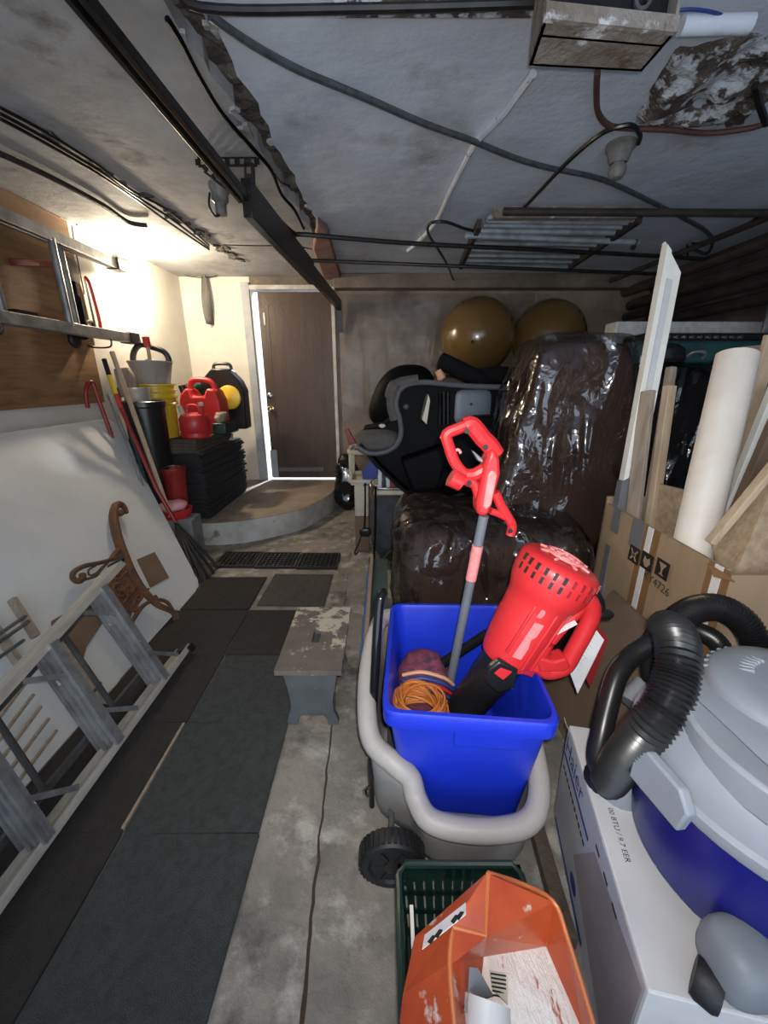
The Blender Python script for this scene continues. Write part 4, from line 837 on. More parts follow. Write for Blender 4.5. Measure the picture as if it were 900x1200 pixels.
# black padded bag behind
bk = tag(MB().rbox(P(422, 505, y=3.0), P(505, 428, y=3.35) + V((0, 0, 0)), 10, 2.6, 0, 3, lambda t: (1 - .25 * t, 1, .10 * t)).ob('helmet_case', 'black_matt', smooth=180), 'glossy black rounded case behind the seat shell', 'case')
tag(MB().span((-.16, 2.97, .84) if False else (.05, 3.02, 0), (.45, 3.30, P(422, 503, y=3.0).z)).ob('tall_carton', 'cardboard_dark', bevel=.004), 'tall dark carton under the glossy black case', 'box')
br = thing('black_bolster', P(540, 430, y=2.62), 'black padded roll with peach end lying on the seat shell', 'roll')
MB().tube(curve([P(514, 422, y=2.6), P(528, 428, y=2.6), P(548, 438, y=2.6), P(566, 446, y=2.62)], 5), [.03] + [.05] * 10 + [.052] * 4 + [.04], 12).ob('roll', 'black_cloth', br)
MB().tube([P(513, 434, y=2.57), P(518, 444, y=2.57)], [.02, .026], 10).ob('peach_end', 'peach', br)
tag(MB().rbox(P(556, 450, y=2.66), P(604, 430, y=2.86), 10, 2.6, .02, 14).ob('black_rag', 'black_cloth', smooth=180), 'black crumpled cloth on the top edge of the seat shell', 'cloth')
# balls on a tall cabinet
cab = thing('tall_cabinet', (1.15, 3.95, 0), 'tall dark brown cabinet carrying the two golden balls', 'cabinet')
MB().span((.5, 3.62, 0), (1.95, 4.35, 1.345)).ob('body', 'cardboard_dark', cab, bevel=.006)
MB().span((.48, 3.60, 1.345), (1.97, 4.37, 1.37)).ob('top', 'sofa_brown', cab)
for k, (u, v, y, r_, lab) in enumerate(((559, 394, 3.95, .332, 'shiny golden-brown exercise ball nearer the brown door'), (643, 391, 4.05, .330, 'shiny golden-brown exercise ball nearer the dark pipes'))):
    p_ = P(u, v, y=y); p_.z = 1.37 + r_ - .003
    b_ = thing('exercise_ball', p_ - V((0, 0, r_)), lab, 'ball', 'exercise balls')
    MB().ball(p_, r_, 40, 24).ob('body', 'gold_ball', b_, smooth=180)
    MB().lathe([(r_ * .9, .0), (r_ + .004, .004), (r_ * .9, .010)], p_, 40, (.35, .2, .9)).ob('seam', 'gold_ball', b_) if False else None
    d_ = V((-.3, -.9, -.2)).normalized(); MB().lathe([(.014, 0), (.012, .004), (0, .005)], p_ + d_ * r_ * .998, 10, d_).ob('valve', 'sofa_brown', b_)

# wrapped armchair
ac = thing('wrapped_armchair', (.7, 2.0, 0), 'dark brown armchair wrapped in clear plastic behind the blue bin', 'armchair')
MB().rbox((.09, 1.56, .0), (.90, 2.34, .69), 14, 7, .01, 4).ob('seat_block', 'sofa_brown', ac, smooth=180)
MB().rbox((.10, 1.55, .46), (.40, 2.36, .72), 12, 3.6, .01, 4).ob('arm', 'sofa_brown', ac, smooth=180)
tap = lambda t: (1 - .52 * t ** 1.3, 1 - .25 * t, .02 * t)
MB().rbox((.52, 1.86, .5), (1.30, 2.40, 1.49), 14, 12, .006, 4, tap).ob('backrest', 'sofa_brown', ac, smooth=180)
MB().rbox((.045, 1.505, .01), (.945, 2.38, .75), 44, 5.5, .022, 7, None, 3).ob('plastic_wrap', 'clear_plastic', ac, smooth=180)
MB().rbox((.47, 1.82, .5), (1.36, 2.44, 1.53), 40, 11, .018, 6, lambda t: (1 - .50 * t ** 1.1, 1 - .25 * t, .02 * t), 9).ob('plastic_wrap', 'clear_plastic', ac, smooth=180)
# dark sofa behind the timber
sf = thing('wrapped_sofa', (1.9, 2.85, 0), 'black sofa under plastic behind the leaning timber', 'sofa')
MB().rbox((1.42, 2.48, 0), (2.68, 3.28, 1.40), 14, 9, .008, 4).ob('body', 'black_cloth', sf, smooth=180)
MB().rbox((1.39, 2.44, .1), (2.70, 3.31, 1.43), 36, 8, .03, 6, None, 5).ob('plastic_wrap', 'clear_plastic', sf, smooth=180)
tl = thing('teal_case', (2.1, 2.9, 1.43), 'long teal plastic case lying on the wrapped sofa', 'case')
z0 = 1.425
MB().span((1.55, 2.62, z0), (2.62, 3.0, z0 + .13)).ob('body', 'teal', tl, bevel=.02)
MB().span((1.62, 2.70, z0 + .13), (2.55, 2.95, z0 + .18)).ob('lid', 'black_plastic', tl, bevel=.01)
for i in range(12): MB().lathe([(.012, 0), (.012, .01), (0, .012)], (1.66 + i * .05, 2.70, z0 + .155), 8, (0, -1, 0)).ob('stud', 'chrome', tl)
MB().tube(curve([(1.83, 2.61, z0 + .03), (1.85, 2.58, z0 + .06), (1.92, 2.58, z0 + .06), (1.94, 2.61, z0 + .03)], 4), .01, 8).ob('latch', 'aluminium', tl)
tag(MB().lathe([(0, 0), (.10, 0), (.11, .02), (.10, .07), (.06, .10), (0, .11)], (1.66, 2.545, z0 + .002), 20).ob('round_tin', 'black_plastic'), 'round black tin beside the teal case', 'tin')
tag(MB().span((1.62, 3.06, z0), (2.66, 3.22, z0 + .29)).ob('white_foam_block', 'paper', bevel=.01), 'greyish white foam block behind the teal case', 'foam')
for i in range(4): tag(MB().tube([(2.42 + .06 * i, 2.78 + .02 * i, z0 + .18), (2.44 + .06 * i, 2.80 + .02 * i, z0 + .45 + .02 * (i % 2))], .02, 8).ob('dark_tube', ('pipe_grey', 'black_plastic')[i % 2]), ('fourth', 'third', 'second', 'first')[i] + ' upright tube from the right wall on the teal case', 'tube', 'tubes on the teal case')

# ================================================================== CARDBOARD BOX OF TIMBER
kx0, kx1, ky0, ky1, kz = .97, 1.62, 1.03, 1.68, .82
kb = thing('tall_cardboard_box', (1.3, 1.35, 0), 'tall open cardboard box with strapping tape, full of timber', 'cardboard box')
MB().span((kx0, ky0, 0), (kx0 + .012, ky1, kz)).ob('side_panel', 'cardboard', kb)
MB().span((kx0, ky1 - .012, 0), (kx1, ky1, kz + .03)).ob('side_panel', 'cardboard', kb)
MB().span((kx0, ky0, 0), (kx1, ky0 + .012, kz - .02)).ob('side_panel', 'cardboard', kb)
MB().span((kx1 - .012, ky0, 0), (kx1, ky1, kz)).ob('side_panel', 'cardboard', kb)
MB().span((kx0, ky0, 0), (kx1, ky1, .012)).ob('bottom', 'cardboard', kb)
SY0, SY1 = (P(763, 625, x=kx0).y, P(840, 680, x=kx0).y)
for y, w_ in ((SY0, .10), (SY1, .08)): MB().span((kx0 - .002, y - w_ / 2, .05), (kx0 + .001, y + w_ / 2, kz)).ob('tape', 'tape_brown', kb)
for y in (SY0, SY1): MB().span((kx0 - .005, y - .014, .02), (kx0 - .001, y + .014, kz + .002)).ob('strap', 'strap_white', kb)
for (u, v), w_, h_ in (((724, 602), .055, .10), ((749, 616), .075, .11)):
    y = P(u, v, x=kx0).y; MB().span((kx0 - .004, y - w_ / 2, kz - h_), (kx0 - .0005, y + w_ / 2, kz + .002)).ob('duct_tape', 'tape_grey', kb)
sI = .064
def icon(u, v, kind):
    c_ = P(u, v, x=kx0 - .0065)
    def pt(a, b, d=.0): return c_ + V((-d, -a * sI, b * sI))
    MB().prism([pt(-.5, -.5), pt(.5, -.5), pt(.5, .5), pt(-.5, .5)], (-.001, 0, 0)).ob('handling_icon', 'ink', kb, smooth=0)
    def sh(poly): MB().prism([pt(a, b, .001) for a, b in poly], (-.0006, 0, 0)).ob('icon_mark', 'cardboard', kb, smooth=0)
    if kind == 0:
        sh([(-.35, -.32), (-.2, -.36), (.36, .28), (.28, .36)]); sh([(.35, -.32), (.2, -.36), (-.36, .28), (-.28, .36)]); sh([(-.2, -.06), (.2, -.06), (.2, .06), (-.2, .06)])
    elif kind == 1:
        sh([(-.1, -.32), (.1, -.32), (.32, -.05), (.22, .28), (0, .12), (-.22, .28), (-.3, -.05)])
    else:
        sh([(-.3, .34), (.3, .34), (.06, -.02), (.06, -.26), (.2, -.34), (-.2, -.34), (-.06, -.26), (-.06, -.02)])
for k, (u, v) in enumerate(((743, 650), (758, 658), (776, 667))): icon(u, v, k)
text('KY4726', .043, P(755, 676, x=kx0 - .003), (0, -1, -.04), (0, 0, 1), 'ink', kb, depth=.004)
tag(MB().prism([P(830, 660, x=kx0 - .008), P(850, 672, x=kx0 - .008), P(862, 682, x=kx0 - .02), P(838, 676, x=kx0 - .02)], (-.004, 0, 0)).ob('tape_scrap', 'tape_brown'), 'curled scrap of brown tape on the cardboard box', 'tape')
def stick(name, m, a, b, wd, ht, label, side=None, cat='timber', bevel=.003): return tag(MB().bar(a, b, wd, ht, side).ob(name, m, bevel=bevel, smooth=0), label, cat)
# white moulding with a mitred top
wm = thing('white_moulding', (1.06, 1.60, .02), 'white painted door moulding with mitred tip standing in the box', 'moulding')
a0, a1 = P(729, 592, x=1.02), P(783, 305, x=1.075)
d_ = (a1 - a0).normalized(); base = a0 - d_ * ((a0.z - .03) / d_.z); sd = V((1, 0, 0)); sd = (sd - d_ * sd.dot(d_)).normalized(); nn = d_.cross(sd).normalized()
if nn.y > 0: nn = -nn
L_ = (a1 - base).length
def mould(x0, x1, e0, e1, n0_, n1_): return MB().prism([base + sd * x0 + nn * n0_, base + sd * x1 + nn * n0_, base + sd * x1 + d_ * e1 + nn * n0_, base + sd * x0 + d_ * e0 + nn * n0_], nn * (n1_ - n0_))
mould(-.034, .046, L_ + .055, L_ - .045, 0, .018).ob('board', 'white_paint', wm, smooth=0)
mould(-.034, -.014, L_ + .04, L_ + .02, .018, .034).ob('lip', 'white_paint', wm, smooth=0)
mould(-.008, .016, L_ - .07, L_ - .075, .018, .027).ob('stop_strip', 'white_clean', wm, smooth=0)
mould(-.040, .052, .90, .96, -.001, .037).ob('tape_band', 'tape_grey', wm, smooth=0)
# planks
stick('plank', 'wood_grey', P(752, 640, x=1.02) + V((0, 0, -.55)), P(759, 458, x=1.03), .06, .02, 'grey-faced plank with worn top next to the white moulding', (1, .25, 0))
stick('plank', 'wood_light', P(775, 620, x=1.10) + V((0, 0, -.55)), P(785, 452, x=1.12), .03, .04, 'narrow pale plank behind the grey-faced plank', (1, .25, 0))
stick('plank', 'wood_grey', P(768, 600, x=1.12) + V((0, 0, -.55)), P(787, 430, x=1.17), .03, .03, 'thin tall plank behind the narrow pale plank', (1, .25, 0))
stick('plank', 'chipboard', V((1.12, 1.50, .06)), V((1.13, 1.54, .93)), .14, .018, 'short wide brown board in the back of the box', (1, .2, 0))
# cream rounded channel (half-round duct)
ca, cb_ = P(813, 636, y=1.29), P(862, 424, y=1.50)
dd = (cb_ - ca).normalized(); base = ca - dd * .06; rr = .064
vs = []; fs = []; K = 20
fr = V((0, -1, 0)); fr = (fr - dd * fr.dot(dd)).normalized(); sdv = dd.cross(fr)
tu = MB(); top = cb_ + dd * .02
for (rad, rev) in ((rr, 0), (rr - .008, 1)):
    for i in range(K + 1):
        a = R(-112 + 224 * i / K); o_ = fr * math.cos(a) * rad + sdv * math.sin(a) * rad
        vs += [base + o_, top + o_]
n_ = 2 * (K + 1)
for i in range(K):
    fs.append((2 * i, 2 * i + 2, 2 * i + 3, 2 * i + 1)); fs.append((n_ + 2 * i, n_ + 2 * i + 1, n_ + 2 * i + 3, n_ + 2 * i + 2))
    fs.append((2 * i + 1, 2 * i + 3, n_ + 2 * i + 3, n_ + 2 * i + 1)); fs.append((2 * i, n_ + 2 * i, n_ + 2 * i + 2, 2 * i + 2))
fs.append((0, 1, n_ + 1, n_)); fs.append((2 * K, n_ + 2 * K, n_ + 2 * K + 1, 2 * K + 1))
tag(tu.add(vs, fs).ob('half_round_duct', 'cream_tube', smooth=40), 'cream half-round duct leaning out of the cardboard box', 'duct')
# panels to the right
stick('plank', 'wood_light', P(862, 560, y=1.66) + V((0, 0, -.5)), P(905, 392, y=1.60), .02, .05, 'pale plank edge rising beyond the cream duct', (1, 0, 0))
stick('plank', 'white_paint', P(838, 600, y=1.60) + V((0, 0, -.45)), P(912, 452, y=1.52), .03, .05, 'white-taped plank slanting beside the cream duct', (1, 0, 0))
stick('plank', 'wood_grey', P(852, 560, y=1.70) + V((0, 0, -.5)), P(884, 405, y=1.70), .08, .02, 'short brown plank just behind the cream duct', (1, .2, 0))
stick('plank', 'wood_light', P(832, 636, y=1.20), P(915, 536, y=1.16), .022, .03, 'light batten along the top edge of the chipboard sheet', (0, 1, 0))
cp = [P(836, 640, y=1.21), P(915, 545, y=1.17), P(960, 545, y=1.17), P(960, 760, y=1.06), P(850, 700, y=1.06)]
tag(MB().prism(cp, (.004, .014, 0)).ob('chipboard_sheet', 'chipboard', smooth=0), 'tan chipboard sheet leaning in the near corner of the box', 'sheet')
stick('plank', 'cardboard_dark', P(845, 610, y=1.40) + V((0, 0, -.4)), P(915, 490, y=1.36), .03, .06, 'dark plank behind the chipboard sheet', (1, 0, 0))  # plank given the dark brown cardboard colour

tag(MB().prism([(.70, .98, .0), (.70, 1.48, .0), (.945, 1.48, .50), (.945, 1.02, .50)], (.012, 0, .0)).ob('cardboard_flap', 'cardboard_dark', smooth=0), 'dark cardboard sheet leaning on the tall box behind the blue bin', 'cardboard')
# board and carton left of the blue bin
fb = thing('flat_carton', (.0, 1.75, 0), 'flat brown carton standing beside the stool with blue taped edge', 'carton')
MB().span((-.085, 1.30, 0), (-.067, 2.30, .29)).ob('front_panel', 'cardboard', fb)
MB().span((-.067, 1.46, 0), (.02, 2.28, .27)).ob('inner_panel', 'teal', fb).data.materials[0] = mat('green_grey', (0.05, 0.075, 0.07), .8)
MB().span((-.098, 1.32, 0), (-.085, 2.25, .25)).ob('blue_edge', 'blue_tape', fb)
MB().span((-.105, 1.26, 0), (-.067, 1.31, .10)).ob('blue_tape_block', 'blue_tape', fb, bevel=.004)

# ================================================================== GARDEN CART WITH BLUE BIN
gc = thing('garden_cart', (.2, .95, 0), 'grey plastic garden cart with thick rolled rim and black wheel', 'cart')
# rim path (x, y, z), counter-clockwise from the left rear
rimp = [(-.030, 1.24, .465), (-.050, 1.12, .43), (-.054, 1.00, .385), (-.036, .90, .335), (.030, .845, .310), (.072, .825, .283), (.088, .795, .245), (.12, .750, .228), (.20, .730, .222), (.30, .728, .222), (.38, .745, .230), (.425, .80, .250), (.445, .90, .285), (.455, 1.10, .36), (.452, 1.25, .43), (.40, 1.345, .455), (.08, 1.345, .465), (.0, 1.32, .468)]
rp = curve(rimp, 5, closed=True)
MB().tube(rp, .030, 12, closed=True).ob('rim', 'cart_grey', gc, smooth=180)
vs = []; fs = []; n_ = len(rp); cxy = V((.215, 1.08, 0)); LV = [(1.0, 0), (.975, .4), (.945, .80), (.92, .95), (.86, 1.0)]
for (s_, h_) in LV:
    for q in rp:
        zz = q.z * (1 - h_) + .02 * h_
        vs.append(V((cxy.x + (q.x - cxy.x) * s_, cxy.y + (q.y - cxy.y) * s_, zz)))
for i in range(len(LV) - 1):
    for j in range(n_): fs.append((i * n_ + j, i * n_ + (j + 1) % n_, (i + 1) * n_ + (j + 1) % n_, (i + 1) * n_ + j))
fs.append(tuple(range((len(LV) - 1) * n_, len(LV) * n_)))
o = MB().add(vs, fs).ob('tub', 'cart_body', gc, smooth=50); sm = o.modifiers.new('thick', 'SOLIDIFY'); sm.thickness = .006
for y in (.745, 1.36):
    wh = MB().lathe([(0, -.020), (.058, -.020), (.064, -.026), (.080, -.026), (.088, -.014), (.088, .014), (.080, .026), (.064, .026), (.058, .020), (0, .020)], (.022, y, .090), 36, (0, 1, 0)).ob('wheel', 'rubber', gc)
    m_ = MB()
    for k in range(34):
        a = 2 * math.pi * k / 34; m_.box((.022 + .0885 * math.cos(a), y, .090 + .0885 * math.sin(a)), (.005, .04, .009), Matrix.Rotation(-a, 3, 'Y'))
    m_.ob('tread', 'rubber', wh)
    MB().lathe([(.022, 0), (.022, .006), (.010, .010), (0, .010)], (.022, y - .020, .090), 16, (0, -1, 0)).ob('hub', 'black_plastic', wh)
    for k in range(6):
        a = k * math.pi / 3; MB().bar((.022 + .022 * math.cos(a), y - .022, .09 + .022 * math.sin(a)), (.022 + .058 * math.cos(a), y - .022, .09 + .058 * math.sin(a)), .006, .006, (0, -1, 0)).ob('spoke', 'black_plastic', wh)
MB().tube([(.022, .745, .09), (.022, 1.36, .09)], .009, 8).ob('axle', 'pipe_grey', gc)
MB().tube(curve([P(437, 880, y=.97), P(436, 850, y=.985), P(440, 780, y=1.02), P(444, 715, y=1.06), P(447, 697, y=1.08), P(449, 694, y=1.12)], 6), .014, 12).ob('handle_tube', 'black_gloss', gc)
MB().tube([P(434, 890, y=.93), P(436, 945, y=.90)], .008, 8).ob('latch_rod', 'black_metal', gc)
MB().tube(curve([P(433, 922, y=.90), P(428, 926, y=.89), P(431, 932, y=.89)], 3), .006, 6).ob('latch', 'chrome', gc)
# blue bin
bz0, bz1 = .10, .53
rm = [P(449, 842, z=bz1), P(655, 864, z=bz1), P(592, 727, z=bz1), P(463, 713, z=bz1)]
rm[2] = V((.455, 1.31, bz1)); rm[3] = V((.035, 1.32, bz1)); rm[0] = V((.003, .815, bz1)); rm[1] = V((.430, .775, bz1))
cxy = sum(rm, V()) / 4
def rrect(cs, r, z, k=5):
    out = []; c = sum(cs, V()) / 4
    for i in range(4):
        p = cs[i]; a = (cs[i - 1] - p).normalized(); b = (cs[(i + 1) % 4] - p).normalized()
        for j in range(k + 1):
            t = j / k; p0, p1 = p + a * r, p + b * r; q = p0 * (1 - t) ** 2 + p * 2 * t * (1 - t) + p1 * t * t; out.append(V((q.x, q.y, z)))
    return out
def scaled(cs, s_): return [cxy + (q - cxy) * s_ for q in cs]
bot = scaled(rm, .80); bot = [q + V((.012, .01, 0)) for q in bot]
def lerp(cs, ds, t): return [a.lerp(b, t) for a, b in zip(cs, ds)]
rings = [rrect(bot, .05, bz0), rrect(lerp(bot, rm, .88), .05, bz1 - .055), rrect(scaled(rm, 1.0), .045, bz1 - .052), rrect(scaled(rm, 1.035), .045, bz1 - .050), rrect(scaled(rm, 1.045), .045, bz1 - .006), rrect(scaled(rm, 1.03), .045, bz1), rrect(scaled(rm, .985), .045, bz1), rrect(scaled(rm, .965), .045, bz1 - .012), rrect(scaled(bot, .975), .05, bz0 + .008)]
m_ = MB(); vs = []; fs = []; n_ = len(rings[0])
for r_ in rings: vs += r_
for i in range(len(rings) - 1):
    for j in range(n_): fs.append((i * n_ + j, i * n_ + (j + 1) % n_, (i + 1) * n_ + (j + 1) % n_, (i + 1) * n_ + j))
fs += [tuple(reversed(range(n_))), tuple(range((len(rings) - 1) * n_, len(rings) * n_))]
bbn = thing('recycling_bin', cxy * V((1, 1, 0)) + V((0, 0, bz0)), 'bright blue plastic recycling bin standing in the grey cart', 'bin')
m_.add(vs, fs).ob('tub', 'blue_bin', bbn, smooth=40)
# grip panel on front face
fa, fb2 = rm[0].lerp(rm[1], .42), rm[0].lerp(rm[1], .83); dn = V((.09, -1, 0)).normalized()
inn = (rm[2] + rm[3]) / 2 - (rm[0] + rm[1]) / 2; inn.normalize()
def fp(q, dz, out=.008): return q + V((0, 0, -dz)) + inn * (dz * .095) - inn * out
MB().prism([fp(fa, .055), fp(fb2, .055), fp(fb2, .105), fp(fa, .105)], inn * .03).ob('grip_panel', 'blue_bin', bbn, bevel=.003)
MB().lathe([(.012, 0), (.014, .002), (.02, .002), (.022, 0)], rm[3].lerp(rm[0], .62) + V((-.002, 0, -.10)), 18, (-1, 0, 0)).ob('round_mark', 'blue_bin', bbn)
# contents of blue bin ------------------------------------------------
# string trimmer
tm = thing('string_trimmer', (.19, 1.05, .13), 'red string trimmer with grey shaft standing in the blue bin', 'trimmer')
TP = lambda u, v, y=1.10: P(u, v, y=y)
sb_, st_ = TP(523, 822, 1.13), TP(567, 604, 1.09)
MB().tube([sb_, st_], .0145, 12).ob('shaft', 'shaft_grey', tm)
MB().tube([sb_.lerp(st_, .70), sb_.lerp(st_, .865)], .0165, 12).ob('red_sleeve', 'red_pale', tm)
dsh = (st_ - sb_).normalized()
MB().lathe([(0, -.20), (.05, -.20), (.055, -.10), (.04, -.03), (.028, 0), (.028, .02), (.018, .03)], sb_, 18, dsh).ob('trimmer_head', 'black_plastic', tm)
def tprism(pix, nm, m, t=.045, y=1.085, bevel=.010): return MB().prism([TP(u, v, y - t / 2) for u, v in pix], (0, t, 0)).ob(nm, m, tm, bevel=bevel)
tprism([(577, 524), (586, 536), (587, 556), (581, 578), (574, 603), (566, 607), (559, 602), (559, 590), (567, 552), (570, 540)], 'motor_body', 'red_tool', .065)
tprism([(581, 553), (583, 558), (576, 592), (570, 598), (566, 594), (572, 556), (576, 551)], 'pale_panel', 'red_pale', .070, 1.085, .004)
def tt(pix, r, nm, m='red_tool', y=1.085): return MB().tube(curve([TP(u, v, y) for u, v in pix], 5), r, 10).ob(nm, m, tm)
tt([(581, 533), (574, 522), (566, 514), (559, 505), (552, 498), (545, 500)], .024, 'rear_handle')
tt([(545, 499), (535, 503), (526, 507), (523, 512), (526, 523), (531, 538), (538, 549), (546, 557)], .0155, 'loop_guard')
tt([(546, 557), (556, 556), (567, 550)], .018, 'guard_joint')
tt([(535, 558), (546, 563), (556, 567)], .014, 'line_arm')
MB().tube([TP(528, 559, 1.07), TP(541, 566, 1.07)], [.026, .024], 12).ob('cord_socket', 'red_tool', tm)
tt([(580, 577), (587, 592), (594, 604), (600, 616), (598, 627)], .0135, 'front_foot')
tt([(575, 599), (584, 602), (592, 606)], .010, 'foot_strut')
tt([(556, 566), (562, 588)], .012, 'body_strut')
tt([(525, 510), (519, 510), (517, 514)], .005, 'hanging_hook')
tt([(531, 529), (537, 527), (540, 531)], .004, 'cable_hook', 'red_pale')
tprism([(553, 528), (557, 530), (567, 539), (566, 543), (560, 540)], 'trigger', 'box_grey', .02, 1.085, .003).data.materials[0] = M('aluminium')
for u, v in ((547, 505), (569, 524), (550, 566), (598, 622)): MB().lathe([(.007, 0), (.007, .003), (0, .003)], TP(u, v, 1.058), 10, (0, -1, 0)).ob('screw', 'ink', tm)
# leaf blower
lf = thing('leaf_blower', (.3, 1.0, .2), 'red leaf blower with black nozzle tipped into the blue bin', 'leaf blower')
YB2 = .98
LP = lambda u, v, y=YB2: P(u, v, y=y)
bA, bB = LP(563, 828, 1.04), LP(662, 668, .97)         # axis from nozzle joint low to motor end
axis = (LP(655, 680) - LP(600, 770)); axis = V((axis.x, axis.y, axis.z)).normalized()
j0 = LP(596, 762)                                      # joint between nozzle and body
def along(t): return j0 + axis * t
MB().tube(curve([along(-.40) + V((0, .10, 0)), along(-.28) + V((0, .05, 0)), along(-.14) + V((0, .015, 0)), along(-.03), along(.02)], 5), [.052] * 6 + [.056] * 5 + [.060] * 5 + [.068] * 5, 20, flat=1.0).ob('nozzle', 'black_plastic', lf)
sidev = axis.cross(V((0, 1, 0))).normalized()
MB().tube(curve([along(-.02), along(.06), along(.12), along(.19), along(.235), along(.29), along(.315)], 5),
          [r_ * 1.08 for r_ in (.066, .069, .071, .073, .075, .076, .077, .078, .079, .079, .079, .079, .080, .081, .082, .085, .088, .091, .094, .096, .0975, .099, .100, .1005, .100, .099, .096, .092, .086, .078, .066)], 28).ob('motor_body', 'red_tool', lf, smooth=60)
front = V((0, -1, 0)); front = (front - axis * front.dot(axis)).normalized()
for o_, m__, w_, l0, l1 in ((-.045, 'red_tool', .008, .0, .19), (-.012, 'red_tool', .008, .0, .20), (.045, 'red_tool', .008, .03, .19)):
    hh = math.sqrt(max(0, .080 ** 2 - o_ ** 2)); MB().bar(along(l0) + sidev * o_ + front * hh, along(l1) + sidev * o_ + front * (hh + .006), w_, .012, front).ob('ridge', m__, lf, bevel=.003)
hh = .0815; MB().bar(along(.03) + sidev * .018 + front * (hh - .003), along(.15) + sidev * .018 + front * (hh + .004), .026, .003, front).ob('pale_label', 'red_pale', lf)
MB().bar(along(.165) + sidev * .020 + front * (hh + .002), along(.19) + sidev * .020 + front * (hh + .006), .028, .002, front).ob('logo_mark', 'white_label', lf).data.materials[0] = M('red_pale')
# vent slots: raised blocks round the motor end, black standing in for recess shade
for k in range(13):
    for rrow in range(3):
        a = R(-75 + k * 13); rad = (.0975, .1060, .1075)[rrow]; c_ = along(.235 + .026 * rrow) + front * math.cos(a) * rad + sidev * math.sin(a) * rad
        nv = (front * math.cos(a) + sidev * math.sin(a)); tv = axis.cross(nv)
        MB().box(c_, (.008 if k > 6 else .006, .019, .006), Matrix((tv, axis, nv)).transposed()).ob('vent_slot', 'ink' if k > 6 else 'red_dark', lf, smooth=0)
MB().bar(along(.25) - sidev * .09, along(.25) - sidev * .115, .03, .018).ob('side_tab', 'red_tool', lf, bevel=.004)
MB().prism([along(-.03) - sidev * .075 + front * .05, along(.055) - sidev * .070 + front * .05, along(-.015) - sidev * .02 + front * .072], front * -.03).ob('joint_tab', 'red_tool', lf, bevel=.004)
for r_ in (.028, .048): MB().tube([along(.322) + (front * math.cos(q * .3142) + sidev * math.sin(q * .3142)) * r_ for q in range(20)], .004, 6, closed=True).ob('grille_ring', 'red_pale', lf)
for q in range(8): MB().tube([along(.325) + (front * math.cos(q * .785) + sidev * math.sin(q * .785)) * .01, along(.316) + (front * math.cos(q * .785) + sidev * math.sin(q * .785)) * .070], .004, 6).ob('grille_bar', 'red_pale', lf)
MB().prism([LP(u, v, .915) for u, v in ((629, 770), (650, 776), (664, 772), (670, 782), (662, 788), (632, 788))], (0, .05, 0)).ob('handle_foot', 'red_tool', lf, bevel=.006)
# D handle on the right
def lt(pix, r, nm, m='red_tool', y=.94): return MB().tube(curve([LP(u, v, y) for u, v in pix], 6), r, 12).ob(nm, m, lf)
lt([(686, 700), (692, 708), (693, 720), (686, 738), (674, 760), (664, 778), (655, 784), (640, 786), (630, 778)], .024, 'd_handle')
lt([(628, 782), (634, 764), (640, 752)], .022, 'handle_base')
lt([(645, 750), (660, 732), (674, 718), (684, 704)], .018, 'inner_grip')
MB().bar(LP(650, 742, .915), LP(675, 729, .915), .003, .016, (0, -1, 0)).ob('white_stripe', 'white_label', lf)
lt([(655, 728), (668, 716), (680, 706)], .014, 'trigger', 'black_plastic', .955)
hx = [along(-.005), along(-.055), along(-.09)]
m_ = MB()
pr = [(-.015, .0), (.045, .005), (.062, -.03), (.05, -.075), (.0, -.095), (-.035, -.06)]
m_.prism([along(t) + sidev * (s_ + .01) + front * .058 for s_, t in pr], front * .022).ob('nozzle_collar', 'black_plastic', lf, bevel=.006)
m_ = MB(); pr = [(.0, -.012), (.034, -.012), (.042, -.035), (.010, -.045)]
m_.prism([along(t) + sidev * (s_ + .01) + front * .079 for s_, t in pr], front * .004).ob('latch_window', 'red_tool', lf, bevel=.001)
MB().rbox(LP(700, 727, .97), LP(716, 712, 1.0), 6, 3).ob('plug', 'black_plastic', lf, smooth=60)
lt([(706, 714), (704, 702), (697, 692), (690, 688)], .008, 'power_cord', 'black_plastic', .985)
# tag on handle
tg = thing('paper_tag', LP(690, 770, .95), 'white printed paper tag hanging from the blower handle', 'tag')
q0 = [LP(694, 732, .955), LP(708, 750, .955), LP(677, 813, .955), LP(667, 786, .955)]
MB().prism(q0, (0, .001, 0)).ob('sheet', 'white_label', tg, smooth=0)
MB().prism([LP(698, 730, .97), LP(713, 748, .97), LP(692, 806, .97), LP(684, 790, .97)], (0, .001, 0)).ob('red_sheet', 'red_dark', tg, smooth=0)
e1 = (q0[1] - q0[0]).normalized(); e2 = (q0[3] - q0[0]).normalized()
for k in range(9):
    a = q0[0] + e2 * (.012 + .0125 * k) + e1 * .008 + V((0, -.0012, 0)); MB().bar(a, a + e1 * (.022 if k % 3 else .028), .0004, .0035, (0, -1, 0)).ob('print_line', 'ink', tg, smooth=0)
# black tube lying across in the bin
tag(MB().tube([P(478, 804, y=1.12), P(572, 742, y=1.16)], .017, 10).ob('black_tube', 'black_matt'), 'black plastic tube lying across inside the blue bin', 'tube')
